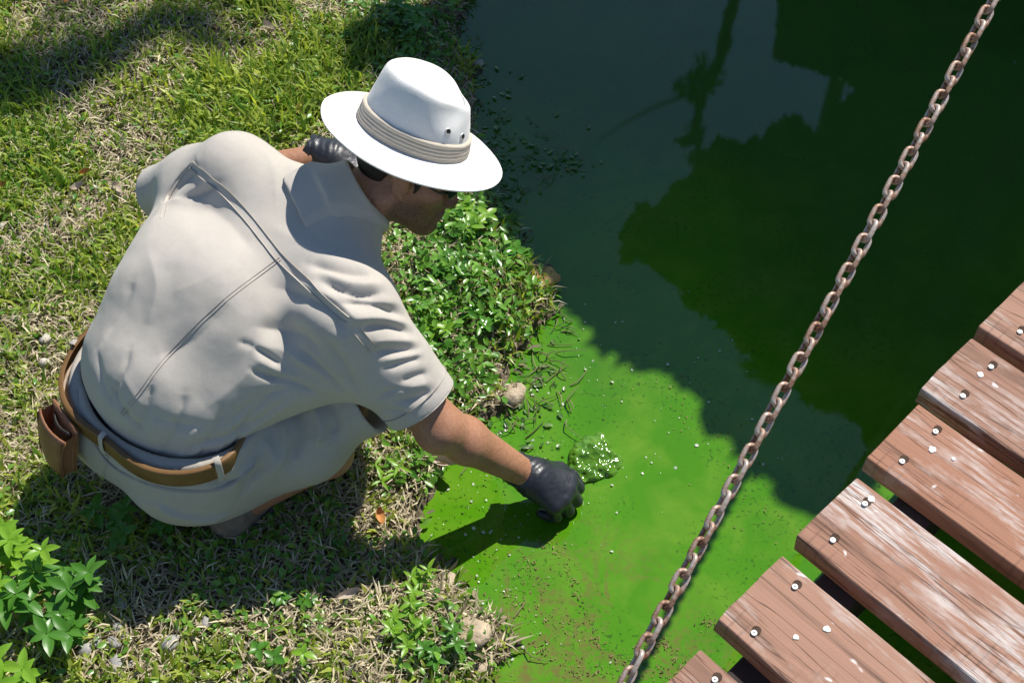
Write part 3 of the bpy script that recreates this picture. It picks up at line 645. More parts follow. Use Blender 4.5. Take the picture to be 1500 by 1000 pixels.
disp *= sstep(.10, .16, np.linalg.norm(np.cross(sv-NB, nd), axis=1)+np.clip(-((sv-NB)@nd)-.05, 0, 1)*2)
nz_ = np.array([mnoise.fractal(Vector(p*11), 1.0, 2.0, 3) for p in sv]); disp += .0018*nz_
sv = sv+sn*disp[:,None]; sv = smooth_mesh(sv, sq, 1, .25)
shirt = obj("shirt", mesh_from("shirt", sv, loops=sq.ravel(), lens=np.full(len(sq), 4)), M["shirt_cloth"], man)
sb = bvh_of(sv, sq)
def seam(name, pts_, prof, mat, parent, n=60, lift=0.0, bvh=None, sm=4):
    c3, n3 = pxcurve(pts_, bvh or sb, n); 
    for _ in range(sm): n3[1:-1] = (n3[:-2]+n3[1:-1]*2+n3[2:])/4; c3[1:-1] = (c3[:-2]+c3[1:-1]*2+c3[2:])/4
    n3 /= np.linalg.norm(n3, axis=1)[:,None]
    return obj(name, ribbon(c3+n3*lift, n3, prof, name), mat, parent)
SEAMP = [(-.0075,-.003),(-.0065,.0016),(-.0045,.0020),(-.0035,.0012),(-.0022,.0021),(.0022,.0021),(.0035,.0012),(.0045,.0022),(.0065,.0018),(.0078,-.003)]
YOKE = [(281,241),(300,258),(330,282),(362,318),(395,360),(413,381),(450,415),(490,452),(510,468)]
seam("yoke_seam", YOKE, SEAMP, M["seam_cloth"], shirt); seam("yoke_seam", [(524,485),(534,497),(548,512)], SEAMP, M["seam_cloth"], shirt, 16)
seam("back_seam", [(411,379),(380,402),(330,440),(280,486),(235,535),(205,575),(178,608)], [(-.003,-.002),(-.0022,.0012),(0,.0004),(.0022,.0012),(.003,-.002)], M["seam_cloth"], shirt, 70)
seam("armhole_seam", [(281,241),(262,262),(246,290),(238,318)], [(-.004,-.002),(-.003,.0014),(.003,.0014),(.004,-.002)], M["seam_cloth"], shirt, 30)
# sleeve hem: a turned-up band round the opening
def ring_on(bvh, c, ax, u0, R, n, lo=0, hi=2*math.pi, shift=0.0):
    u = nrm(u0-ax*(u0@ax)); v_ = np.cross(ax, u); P_, N_ = [], []
    for a in np.linspace(lo, hi, n):
        d = math.cos(a)*u+math.sin(a)*v_; r = bvh.ray_cast(V(c+ax*shift+d*R), V(-d))
        if r[0] is None: continue
        P_.append(np.array(r[0])); N_.append(np.array(r[1]))
    return np.array(P_), np.array(N_)
hp, hn = ring_on(sb, cuff, sdv_, Z1, .14, 48, shift=-.016)
hp[1:-1] = (hp[:-2]+hp[1:-1]*2+hp[2:])/4
obj("sleeve_hem", ribbon(hp, hn, [(.0145,.0),(.013,.0012),(.011,.0020),(-.011,.0020),(-.0125,.0012),(-.014,-.003)], "sleeve_hem"), M["seam_cloth"], shirt)

# --- collar: a flap of doubled cloth lying on the shoulders round a short stand
C_ = SDF(NB-.19, NB+.19, .003); torso(C_, .0, .06)
S5, XX, YY, ZZ = C_.sl(C_.lo, C_.lo+C_.h*C_.n); lx, ly, lz = XX-NB[0], YY-NB[1], ZZ-NB[2]; ax_ = lx*nd[0]+ly*nd[1]+lz*nd[2]
ux, uy, uz = lx-ax_*nd[0], ly-ax_*nd[1], lz-ax_*nd[2]; rr_ = np.sqrt(ux*ux+uy*uy+uz*uz)
fdir = nrm(Fwd-nd*(Fwd@nd)); cfr = (ux*fdir[0]+uy*fdir[1]+uz*fdir[2])/(rr_+1e-6)
C_.D = np.maximum(C_.D[S5]-.0085, np.maximum(rr_-(.077+.034*np.clip(cfr+.35, 0, 1)), -ax_-.075)).astype(np.float32)
stand = np.maximum(np.maximum(rr_-(.072+.10*np.clip(.035-ax_, 0, .2)), ax_-.050), -ax_-.01)
kk = .018; hh = np.maximum(kk-np.abs(C_.D-stand), 0)/kk; C_.D = np.minimum(C_.D, stand)-hh*hh*kk/4
C_.D = np.maximum(C_.D, .0625-rr_).astype(np.float32)
C_.D = np.maximum(C_.D, np.where((cfr > .93) & (np.abs(ax_) < .3), .012-np.abs(rr_*np.sqrt(np.maximum(1-cfr**2, 0)))*.8, -1)).astype(np.float32)
v_, q_ = C_.mesh(); v_ = smooth_mesh(v_, q_, 3, .45)
collar = obj("collar", mesh_from("collar", v_, loops=q_.ravel(), lens=np.full(len(q_), 4)), M["shirt_cloth"], shirt)
cb_ = bvh_of(v_, q_)

# --- shorts
H_ = SDF((-1.02, 1.10, .09), (-.08, 2.08, .55), .0045)
H_.cap(Wc-Z1*.03, Wc-Z1*.0, .146, .144, .04, Rw, 1.45)
H_.cap(Wc-Z1*.05-Fwd*.0, Wc-Z1*.115-Fwd*.028, .146, .134, .05, Rw, 1.50)
H_.ell(Wc-Z1*.085-Fwd*.055+Rw*.085, (Rw, Fwd, Z1), (.128, .125, .125), .05); H_.ell(Wc-Z1*.085-Fwd*.055-Rw*.085, (Rw, Fwd, Z1), (.125, .125, .125), .05)
rk2 = RHip+(RK-RHip)*1.25
H_.cap(RHip-Z1*.01+Fwd*.04, rk2, .094, .070, .06); H_.cap(RHip-Z1*.02, P(450,650,.245), .108, .080, .06); H_.cap(LHip, LHip+(LK-LHip)*.9, .112, .094, .05)
H_.cut(rk2, nrm(nrm(RK-RHip)+Z1*.1), rk2+nrm(RK-RHip)*.12, .15); H_.cap(RHip+(RK-RHip)*1.15, RK+(RK-RHip)*.5, .060, .066, 0, op='s')
H_.cut(Wc+Z1*.028, Z1, Wc+Z1*.22, .32)
H_.cap(Wc-Z1*.01, Wc+Z1*.08, .136, .138, 0, Rw, 1.45, 's')
hv, hq = H_.mesh(); hv = smooth_mesh(hv, hq, 3, .5); hn_ = vnormals(hv, hq); hb = bvh_of(hv, hq); disp = np.zeros(len(hv))
for pts_, amp, wd in [([(430,590),(440,630),(425,680)], .008, .012), ([(455,585),(470,620),(462,655)], -.008, .011), ([(480,585),(492,615),(488,640)], .007, .010), ([(385,640),(400,670),(395,700)], -.006, .014), ([(340,715),(360,690),(376,668)], -.007, .008), ([(350,728),(372,700),(388,680)], .006, .008),
    ([(225,738),(260,752),(300,758),(345,748)], -.008, .010), ([(118,555),(128,600),(150,640)], -.004, .010), ([(300,700),(340,706),(380,694)], .005, .014), ([(412,610),(418,650),(408,690)], -.006, .010), ([(160,700),(200,725),(240,738)], .003, .02)]:
    c3, _ = pxcurve(pts_, hb)
    if len(c3) > 2: dd, tt = poly_dist(hv, c3); disp += 1.5*amp*(.65*np.exp(-(dd/wd)**2)+.5*np.exp(-dd/(wd*.45)))*np.clip(np.sin(np.pi*np.clip(tt, .06, .94))*1.5, 0, 1)
disp += .0022*np.array([mnoise.fractal(Vector(p*12), 1.0, 2.0, 3) for p in hv]); hv = hv+hn_*disp[:,None]; hv = smooth_mesh(hv, hq, 1, .5); hb = bvh_of(hv, hq)
shorts = obj("shorts", mesh_from("shorts", hv, loops=hq.ravel(), lens=np.full(len(hq), 4)), M["shorts_cloth"], man)
THIN = [(-.0022,-.002),(-.0014,.0007),(0,.0002),(.0014,.0007),(.0022,-.002)]
seam("yoke_seam", [(112,570),(118,610),(140,652),(168,685),(215,708),(262,718),(310,718),(350,702),(372,682)], THIN, M["seam_cloth"], shorts, 60, bvh=hb)
seam("back_seam", [(160,650),(158,668),(154,690),(150,702)], THIN, M["seam_cloth"], shorts, 14, bvh=hb)

# --- belt hugging the waistband, and its loops
def waist_ring(z0):
    R_, A_ = [], np.linspace(-2.6, 1.62, 120); u = nrm(-Fwd); v_ = np.cross(Z1, u); out = []
    for a in A_:
        d = math.cos(a)*u+math.sin(a)*v_; rm = 0
        for dz in (-.017, -.009, 0, .006):
            r = hb.ray_cast(V(Wc+Z1*(z0+dz)+d*.40), V(-d))
            if r[0] is not None: rm = max(rm, (np.array(r[0])-Wc)@d)
        R_.append(rm)
    R_ = np.array(R_)
    for _ in range(12): R_[1:-1] = np.maximum((R_[:-2]+R_[1:-1]*2+R_[2:])/4, R_[1:-1]*.98)
    P_ = np.array([Wc+Z1*z0+(math.cos(a)*u+math.sin(a)*v_)*r for a, r in zip(A_, R_)]); T_ = np.gradient(P_, axis=0); N_ = np.cross(T_, Z1); N_ /= np.linalg.norm(N_, axis=1)[:,None]
    return P_, N_
bp, bnn = waist_ring(.016)
if ((bp-Wc)*bnn).sum() < 0: bnn = -bnn
for _ in range(4): bp[1:-1] = (bp[:-2]+bp[1:-1]*2+bp[2:])/4; bnn[1:-1] = (bnn[:-2]+bnn[1:-1]*2+bnn[2:])/4
bnn[:,2] += .12; bnn /= np.linalg.norm(bnn, axis=1)[:,None]
ob_ = bp+bnn*.001; fade = np.clip((np.arange(len(ob_))-len(ob_)+16)/16, 0, 1)
if proj(ob_[0])[0] > proj(ob_[-1])[0]: fade = fade[::-1]
ob_ = ob_-bnn*(.034*fade**2)[:,None]
belt = obj("belt", ribbon(ob_, bnn, [(-.019,-.004),(-.019,.004),(-.0165,.0058),(-.008,.0062),(.008,.0062),(.0165,.0058),(.019,.004),(.019,-.004)], "belt"), M["belt_leather"], man)
belt_bvh = BVHTree.FromPolygons([tuple(v.co) for v in belt.data.vertices], [tuple(p.vertices) for p in belt.data.polygons])
for (x, y) in ((163,634),(318,680),(122,520)):
    i = int(np.argmin([(proj(p)[0]-x)**2+(proj(p)[1]-y)**2 for p in ob_])); c, n_ = ob_[i], bnn[i]
    up_ = nrm(Z1-n_*(Z1@n_)); sd__ = np.cross(up_, n_); prof = [(-.030,.004),(-.026,.0085),(-.018,.0102),(0,.0108),(.018,.0102),(.025,.009),(.029,.003),(.030,-.004)]
    tl = nrm(up_+sd__*.05); vs = []
    for (h__, o_) in prof:
        for w__ in (-.0062, -.005, .005, .0062): vs.append(c+tl*h__+n_*(o_-(.0012 if abs(w__) > .0055 else 0))+sd__*w__)
    fs = [(a*4+b, a*4+b+1, a*4+b+5, a*4+b+4) for a in range(len(prof)-1) for b in range(3)]
    obj("belt_loop", mesh_from("belt_loop", vs, fs), M["shorts_cloth"], belt)

# --- hair below the brim, down to the nape
HR = SDF(HB-.17, HB+.13, .0035)
HR.ell(HB-Ah*.012+Fh*.002, (Fh, Sh, Ah), (.102, .0815, .106), .01); HR.ell(HO-Ah*.045-Fh*.050, (Fh, Sh, Ah), (.052, .060, .052), .02)
for sg in (-1, 1): HR.cap(HO-Ah*.03+Fh*.030+Sh*sg*.070, HO-Ah*.058+Fh*.026+Sh*sg*.068, .007, .003, .010)
HR.cut(HO-Ah*.022+Fh*.02, nrm(Fh*.9-Ah*.62), HB+Fh*.10-Ah*.04, .095) if False else None
X = HR; S4, XX, YY, ZZ = X.sl(X.lo, X.lo+X.h*X.n); lx = XX-HO[0]; ly = YY-HO[1]; lz = ZZ-HO[2]
la = lx*Ah[0]+ly*Ah[1]+lz*Ah[2]; lf_ = lx*Fh[0]+ly*Fh[1]+lz*Fh[2]; ls_ = lx*Sh[0]+ly*Sh[1]+lz*Sh[2]
hl = np.where(lf_ > .034, -.006, np.where(lf_ > .018, -.064, np.where(lf_ > -.024, -.020+.0*la, np.clip(-.026-(-.024-lf_)*2.6, -.112, 0))))
X.D[S4] = np.maximum(X.D[S4], (hl-la)+.003*np.sin(lf_*300+ls_*90)+.003*np.sin(ls_*350+lf_*120)+.002*np.sin(lf_*700))
v_, q_ = X.mesh(); v_ = smooth_mesh(v_, q_, 1, .4); obj("hair", mesh_from("hair", v_, loops=q_.ravel(), lens=np.full(len(q_), 4)), M["hair"], man)

# --- sunglasses
sg_ = empty("sunglasses", V(HO-Ah*.034+Fh*.1)); sg_.parent = man
for s in (-1, 1):
    c = HO-Ah*.036+Fh*.098+Sh*s*.033; vs = [c+Fh*.005]; 
    for j in range(16): a = 2*math.pi*j/16; vs.append(c+Sh*.026*math.cos(a)-Fh*.012*abs(math.cos(a))*(1 if math.cos(a)*s > 0 else .1)+Ah*.019*math.sin(a))
    me = mesh_from("lens", vs, [(0, 1+j, 1+(j+1)%16) for j in range(16)]); sm_ = me; o = obj("lens", me, M["lens_black"]); o.parent = sg_; o.matrix_parent_inverse = Matrix.Translation(sg_.location).inverted()
    t_, f_ = tube([c+Sh*s*.026-Fh*.012, c+Sh*s*.040-Fh*.03, HO-Ah*.022+Sh*s*.074-Fh*.0], [.003,.0025,.002], seg=6); o = obj("temple", mesh_from("temple", t_, f_), M["lens_black"]); o.parent = sg_; o.matrix_parent_inverse = Matrix.Translation(sg_.location).inverted()

# --- hat: brim, pinched crown, pleated band, eyelets
hat = empty("hat", V(HB)); hat.parent = man
def hatobj(name, me, mat, par=None):
    o = obj(name, me, mat); o.parent = par or hat
    if par is None: o.matrix_parent_inverse = Matrix.Translation(hat.location).inverted()
    return o
BA, BB = .108, .091                                    # half length and half width of the crown at the band
def hpt(f, s, a): return HB+Fh*f+Sh*s+Ah*a
na = 96
def crown_pt(th, t):                                   # t 0 at the brim .. 1 at the rim of the top .. 2 at the centre
    c, s = math.cos(th), math.sin(th)
    if t <= 1:
        k_ = 1-.15*t-.05*t**4; hgt = .120*t; f, sd2 = BA*k_*c, BB*k_*s
        f += -.008*t*c*(c > 0)
        if t > .86: q = (t-.86)/.14; f *= 1-.10*q*q; sd2 *= 1-.10*q*q; hgt = .120*(.86+.14*math.sin(q*math.pi/2)*.9)
    else:
        q = t-1; k_ = (1-.20)*.90*(1-q); f, sd2 = BA*k_*c, BB*k_*s; hgt = .1183+.006*math.sin(q*math.pi/2)
    hgt -= .028*sstep(-.02, .11, f)*min(t, 1)**2                       # lower towards the front
    pin = math.exp(-((f-.066)/.026)**2)*sstep(.42, .95, t)*(1 if t <= 1 else max(0, 1-(t-1)*.6))
    sd2 *= 1-.36*pin                                                   # the two front dents
    if t > .9: hgt -= .020*math.exp(-(sd2/.020)**2)*sstep(-.085, -.02, f)*min(1, (t-.9)/.4)      # crease along the top
    hgt += .0015*mnoise.noise(Vector((c*2, s*2, t*3)))
    f += .0015*mnoise.noise(Vector((c*3, s*3, t*4+7)))
    return hpt(f, sd2, hgt)
ts = list(np.linspace(0, .86, 12))+[.9,.935,.965,1.0,1.06,1.14,1.25,1.4,1.55,1.7,1.85]
vs = [crown_pt(2*math.pi*j/na, t) for t in ts for j in range(na)]+[crown_pt(0, 2.0)]
fs = [(i*na+j, i*na+(j+1)%na, (i+1)*na+(j+1)%na, (i+1)*na+j) for i in range(len(ts)-1) for j in range(na)]+[((len(ts)-1)*na+j, (len(ts)-1)*na+(j+1)%na, len(vs)-1) for j in range(na)]
hatobj("crown", mesh_from("crown", vs, fs), M["hat_cloth"])
def brim_pt(th, t, under=0):
    c, s = math.cos(th), math.sin(th); w_ = .074+.004*c; f = (BA+w_*t)*c; sd2 = (BB+w_*t)*s
    a = -.010*t-.006*t*t*abs(s)**1.5 + .006*t*t*(c if c > 0 else -c*.3) -.008*t*t*(c > 0)*c*c
    return hpt(f, sd2, a+.0035*t*mnoise.noise(Vector((c*1.6, s*1.6, t*.5)))-under)
tb = [0,.2,.4,.6,.8,.93,.985,1.0]; vs = []
for t in tb: vs += [brim_pt(2*math.pi*j/na, t) for j in range(na)]
for t in (1.0,.985,.9,.6,.2,-.12): vs += [brim_pt(2*math.pi*j/na, t, .0035 if t < .99 else .002) for j in range(na)]
nr = len(tb)+6; fs = [(i*na+j, (i+1)*na+j, (i+1)*na+(j+1)%na, i*na+(j+1)%na) for i in range(nr-1) for j in range(na)]
me = mesh_from("brim", vs, fs); hatobj("brim", me, M["hat_cloth"])
vs = []; prof = [(-.001,.0005),(0,.0035),(.0045,.0052),(.0066,.0036),(.0072,.0054),(.0115,.0056),(.0132,.0038),(.0138,.0056),(.0185,.0056),(.0200,.0038),(.0206,.0056),(.0255,.0054),(.0270,.0036),(.0278,.0062),(.0335,.0064),(.0352,.0045),(.036,.0)]
for (h__, o_) in prof:
    for j in range(na):
        th = 2*math.pi*j/na; p = crown_pt(th, h__/.120); d = nrm(Fh*math.cos(th)/BA+Sh*math.sin(th)/BB); vs.append(p+d*(o_+.0006*mnoise.noise(Vector((th*9, h__*400, 0))))+Ah*.0006*mnoise.noise(Vector((th*5, h__*200, 3))))
fs = [(i*na+j, i*na+(j+1)%na, (i+1)*na+(j+1)%na, (i+1)*na+j) for i in range(len(prof)-1) for j in range(na)]
band = hatobj("hat_band", mesh_from("hat_band", vs, fs), M["band_cloth"])
# eyelets on the near side of the crown, stitched seam at the back
cr = bpy.data.objects[[o.name for o in hat.children if o.name.startswith("crown")][0]]
cb = BVHTree.FromPolygons([tuple(v.co) for v in cr.data.vertices], [tuple(p.vertices) for p in cr.data.polygons])
for (x, y) in ((656,193),(677,200)):
    r = hit(cb, x, y)
    if r is None: continue
    p, n_ = r; n_ = n_ if n_@(CAM-p) > 0 else -n_; u_ = nrm(np.cross(n_, Fh)); w_ = np.cross(n_, u_)
    vs = [p+n_*.0012]; 
    for rr, hh in ((.0042,.0012),(.0045,.0022),(.0066,.0018),(.0068,-.001)):
        vs += [p+n_*hh+rr*(u_*math.cos(2*math.pi*j/14)+w_*math.sin(2*math.pi*j/14)) for j in range(14)]
    fs = [(0, 1+j, 1+(j+1)%14) for j in range(14)]+[(1+i*14+j, 1+(i+1)*14+j, 1+(i+1)*14+(j+1)%14, 1+i*14+(j+1)%14) for i in range(3) for j in range(14)]
    me = mesh_from("eyelet", vs, fs); me.materials.append(M["black_edge"]); me.materials.append(M["screw_steel"])
    me.polygons.foreach_set("material_index", np.array([0]*14+[0]*14+[1]*28, np.int32)); hatobj("eyelet", me, None)

# --- gloves
def glove(name, wrist, fwd, back, knu_c, across, hand, label):
    G = SDF(np.minimum(wrist, knu_c)-.16, np.maximum(wrist, knu_c)+.16, .0026)
    fwd = nrm(fwd); across = nrm(across-fwd*(across@fwd)); bk = nrm(back-fwd*(back@fwd)-across*(back@across))
    G.cap(wrist-fwd*.030, wrist+fwd*.012, .0335, .033, .01, across, 1.10)                       # loose cuff
    kn = [knu_c+across*o-bk*abs(o)*.12-fwd*b for o, b in ((-.037,.000),(-.0125,-.006),(.0125,-.004),(.036,.006))]
    for k_ in kn: G.cap(wrist+fwd*.018+(k_-wrist)@across*across*.35, k_, .027, .0165, .022)
    for j, k_ in enumerate(kn):
        r = (.0140,.0145,.014,.0125)[j]; L1, L2, L3 = ((.040,.027,.02),(.045,.031,.022),(.042,.029,.021),(.033,.022,.018))[j]
        a1 = hand['curl'][0]+.08*(j-1.5); a2 = a1+hand['curl'][1]; a3 = a2+hand['curl'][2]
        d1 = fwd*math.cos(a1)-bk*math.sin(a1)+across*(.08*(j-1.5)); d2 = fwd*math.cos(a2)-bk*math.sin(a2); d3 = fwd*math.cos(a3)-bk*math.sin(a3)
        p1 = k_+d1*L1; p2 = p1+d2*L2; p3 = p2+d3*L3
        G.cap(k_, p1, r*1.04, r*.98, .006); G.cap(p1, p2, r*.98, r*.92, .004); G.cap(p2, p3, r*.92, r*.8, .004)
    tb_ = wrist+fwd*.025-across*.028-bk*.008; t1 = tb_+fwd*.035-across*.030-bk*.018; t2 = t1+fwd*.032-across*.004-bk*.012; t3 = t2+fwd*.024+across*.006-bk*.008
    G.cap(tb_, t1, .021, .016, .015); G.cap(t1, t2, .0155, .014, .006); G.cap(t2, t3, .014, .011, .005)
    G.cap(wrist-fwd*.06, wrist-fwd*.018, .030, .030, 0, across, 1.10, 's')
    v_, q_ = G.mesh(); v_ = smooth_mesh(v_, q_, 2, .45); n_ = vnormals(v_, q_)
    ax_ = (v_-wrist)@fwd; rad_ = 1-sstep(.012, .05, ax_)
    v_ = v_+n_*(.0005*rad_*np.sin(ax_*400+3*np.sin((v_@across)*60)) + .0008*np.array([mnoise.fractal(Vector(p*24), 1, 2, 3) for p in v_]))[:,None]
    o = obj(name, mesh_from(name, v_, loops=q_.ravel(), lens=np.full(len(q_), 4)), M["nitrile"], man)
    # rolled rim of the cuff
    bv_ = bvh_of(v_, q_); rp, rn = ring_on(bv_, wrist, fwd, bk, .09, 40, shift=-.026)
    if len(rp) > 10:
        rp = np.vstack([rp, rp[1:2]]); t_, f_ = tube(list(rp), .0022, seg=6, cap=False); obj("cuff_rim", mesh_from("cuff_rim", t_, f_), M["nitrile"], o)
    return o
RKn = P(826, 722, .070)
glove("glove", RWr, RKn-RWr, Z1+FW*-.3, RKn, np.array([-.62,-.78,0.0])*-1*-1, {'curl': (.95, 1.15, .7)}, "")
LKn = LWr+nrm(P(505, 240, .43)-LWr)*.085
glove("glove", LWr, LKn-LWr, Z1, LKn, np.array([.3,.9,0.]), {'curl': (.35, .5, .4)}, "")

# --- shoes and sock
for an, nm in ((RA, "r"), (LA, "l")):
    SH_ = SDF(an+[-.14,-.12,-.10], an+[.30,.34,.12], .004); g0 = BANK-.01
    heel = np.array([an[0], an[1], g0+.042])-np.append(Fwd[:2]*.028, 0); toe = heel+np.append(Fwd[:2]*.19, -.008); sdw = np.cross(Fwd, Z1)
    SH_.cap(heel, toe, .043, .040, .02, sdw, 1.02); SH_.cap(heel+Z1*.035, heel+Fwd*.06+Z1*.03, .036, .034, .03); SH_.cut(np.array([0,0,g0+.022]), -Z1)
    SH_.cap(heel+Z1*.085+Fwd*.012, heel+Z1*.03+Fwd*.012, .036, .033, .004, op='s')
    v_, q_ = SH_.mesh(); v_ = smooth_mesh(v_, q_, 2, .5); shoe = obj("shoe", mesh_from("shoe", v_, loops=q_.ravel(), lens=np.full(len(q_), 4)), M["shoe_suede"], man)
    SO = SDF(an+[-.14,-.12,-.10], an+[.30,.34,.06], .004); SO.cap(heel-Z1*.026, toe-Z1*.02, .048, .044, .01, sdw, 1.02); SO.cut(np.array([0,0,g0+.0225]), Z1); SO.cut(np.array([0,0,g0]), -Z1)
    v_, q_ = SO.mesh(); obj("sole", mesh_from("sole", v_, loops=q_.ravel(), lens=np.full(len(q_), 4)), M["shoe_rubber"], shoe)
    t_, f_ = tube([heel+Z1*.02+Fwd*.012, heel+Z1*.06+Fwd*.018, an+Z1*.02+Fwd*.006, an+Z1*.032+Fwd*.01], [.033,.036,.041,.039], seg=20, cap=False); obj("sock", mesh_from("sock", t_, f_), M["sock_cloth"], man)

# --- leather pouch clipped to the belt
i = int(np.argmin([(proj(p)[0]-122)**2+(proj(p)[1]-594)**2 for p in bp])); c, n_ = bp[i]+bnn[i]*.0085, nrm(bnn[i]*[1,1,0])
tn = nrm(np.cross(Z1, n_)); po = empty("leather_pouch", V(c)); tag(po, "brown leather belt pouch hanging open at the man's hip", "pouch")
dn_ = nrm(-Z1*.9+n_*.28)
def panel(off0, off1, w0, w1, z0, z1, name, mat, th=.0035):
    vs = []; nu = 9
    for sd3 in (0, 1):
        for i2 in range(nu):
            t = i2/(nu-1)
            for j2 in range(7):
                s = j2/6-.5; wd = w0+(w1-w0)*t; o_ = off0+(off1-off0)*t+.006*math.sin(t*math.pi)-.010*(2*s)**2*(1 if off0 > .01 else 0)
                vs.append(c+tn*s*wd+n_*(o_+sd3*th)+Z1*z0+dn_*(t*(z0-z1)))
    k_ = nu*7; fs = []
    for i2 in range(nu-1):
        for j2 in range(6):
            a = i2*7+j2; fs += [(a, a+1, a+8, a+7), (k_+a, k_+a+7, k_+a+8, k_+a+1)]
    for j2 in range(6): fs += [(j2, k_+j2, k_+j2+1, j2+1), ((nu-1)*7+j2, (nu-1)*7+j2+1, k_+(nu-1)*7+j2+1, k_+(nu-1)*7+j2)]
    for i2 in range(nu-1): fs += [(i2*7, i2*7+7, k_+i2*7+7, k_+i2*7), (i2*7+6, k_+i2*7+6, k_+i2*7+13, i2*7+13)]
    me = mesh_from(name, vs, fs); bm = bmesh.new(); bm.from_mesh(me); bmesh.ops.recalc_face_normals(bm, faces=bm.faces); bm.to_mesh(me); bm.free()
    o = obj(name, me, mat); o.parent = po; o.matrix_parent_inverse = Matrix.Translation(po.location).inverted(); return o
panel(.000, .004, .100, .094, .006, -.105, "back_panel", M["pouch_leather"]); panel(.040, .036, .104, .090, .000, -.105, "front_panel", M["pouch_leather"]); panel(.020, .018, .070, .070, -.008, -.09, "divider", M["black_edge"])
for s in (-.5, .5):
    vs = []
    for t in np.linspace(0, 1, 8):
        wd = .100+(.090-.100)*t
        for o_ in (.002, .014, .028, .041): vs.append(c+tn*s*wd*(1-.06*math.sin(o_/.041*math.pi))+n_*o_*(1-.1*t)-Z1*.002+dn_*(t*.104))
    fs = [(a*4+b, a*4+b+1, a*4+b+5, a*4+b+4) for a in range(7) for b in range(3)]; o = obj("gusset", mesh_from("gusset", vs, fs), M["pouch_leather"]); o.parent = po; o.matrix_parent_inverse = Matrix.Translation(po.location).inverted()
# ------------------------------------------------------------------ grass, straw and weeds on the bank
def sow(n, x0=-1.75, x1=.30, y0=.55, y1=4.2, margin=90, sd_min=.0):
    x = rng.uniform(x0, x1, n); y = rng.uniform(y0, y1, n); sdv = shore_sd(x, y); m = sdv > sd_min; x, y, sdv = x[m], y[m], sdv[m]
    z = ground_z(x, y, sdv); u, v = proj(np.stack([x, y, z], -1)); m = (u > -margin) & (u < 1500+margin) & (v > -margin) & (v < 1000+margin*1.6)
    return np.stack([x, y, z], -1)[m], sdv[m], u[m], v[m]
def blades(name, p, L, W, lean, curl, tint, yaw=None):
    n = len(p); a = rng.uniform(0, 2*np.pi, n) if yaw is None else yaw; d = np.stack([np.cos(a), np.sin(a), np.zeros(n)], -1); s = np.stack([-np.sin(a), np.cos(a), np.zeros(n)], -1)
    L = L[:,None]; W = W[:,None]; ln = lean[:,None]; cu = curl[:,None]; z1 = np.array([0,0,1.])
    tw = rng.uniform(-.7, .7, n)[:,None]; s2 = s*np.cos(tw)+z1*np.sin(tw)*.6
    m1 = p+L*.5*(d*np.sin(ln)+z1*np.cos(ln)); l2 = np.minimum(ln+cu, 2.2); m2 = m1+L*.5*(d*np.sin(l2)+z1*np.cos(l2))
    lo = p[:,2:3]+.002; m2[:,2:3] = np.maximum(m2[:,2:3], lo)
    v = np.stack([p-s*W*.4, p+s*W*.4, m1-s2*W*.5, m1+s2*W*.5, m2], 1).reshape(-1, 3); b = np.arange(n)[:,None]*5
    lp = np.concatenate([b+[0,1,3,2], b+[2,3,4]], 1).ravel(); me = mesh_from(name, v, loops=lp, lens=np.tile([4,3], n)); set_tint(me, np.repeat(tint, 5, 0)); return me
def lerp3(a, b, t): return np.asarray(a)[None]*(1-t[:,None])+np.asarray(b)[None]*t[:,None]
def blob(u, v, cx, cy, rx, ry): return np.exp(-(((u-cx)/rx)**2+((v-cy)/ry)**2))
def lush(p, u, v):                                   # how green the turf is, by place
    g = fbm(p[:,0], p[:,1], 4.2, 4, 61)*1.0
    g = sstep(.40, .62, g)
    g = g*.85+.18*blob(u, v, 280, 90, 330, 120)+.35*blob(u, v, 330, 180, 130, 60)-.35*blob(u, v, 80, 520, 190, 130)-.25*blob(u, v, 60, 690, 130, 60)-.25*blob(u, v, 560, 740, 70, 80)-.05*blob(u, v, 250, 930, 150, 80)+.15*blob(u, v, 480, 950, 160, 60)-.3*blob(u, v, 400, 40, 60, 30)-.2*blob(u, v, 60, 200, 90, 50)
    return np.clip(g, .04, 1)
# green blades
p, sdv, u, v = sow(200000); g = lush(p, u, v); bro = np.clip(1.2*blob(u, v, 690, 420, 110, 190)+.9*blob(u, v, 640, 40, 80, 70), 0, 1)
m = rng.random(len(p)) < (.20+.80*g)*(1-.75*bro)*.66; p, g, u, v = p[m], g[m], u[m], v[m]; n = len(p)
hue = np.clip(rng.normal(.5, .26, n)+.25*(fbm(p[:,0], p[:,1], 2.5, 3, 77)-.45)*2, 0, 1)
tint = lerp3((.13, .29, .03), (.54, .60, .11), hue)*rng.uniform(.75, 1.15, n)[:,None]
tall = 1+.35*blob(u, v, 300, 110, 330, 140)
tag(obj("grass", blades("grass", p, rng.uniform(.024, .064, n)*tall*(.75+.4*g), rng.uniform(.0042, .0105, n), np.abs(rng.normal(.55, .35, n)), rng.uniform(.1, 1.0, n), tint), M["grass"]), "short green turf grass covering the sunny bank", "grass", kind="stuff")
def sow_out(n):                                       # the turf goes on outside the frame
    x = rng.uniform(-4.2, .9, n); y = rng.uniform(-.6, 6.4, n); sdv = shore_sd(x, y); z = ground_z(x, y, sdv); q = np.stack([x, y, z], -1); u, v = proj(q)
    m = (sdv > .01) & ~((u > -80) & (v > -80) & (v < 1130)) & (rng.random(n) < np.exp(-np.maximum(0, -x-2.0)*.6)); return q[m]
p = sow_out(150000); n = len(p); tint = lerp3((.13, .31, .03), (.45, .58, .095), np.clip(rng.normal(.5, .26, n), 0, 1))
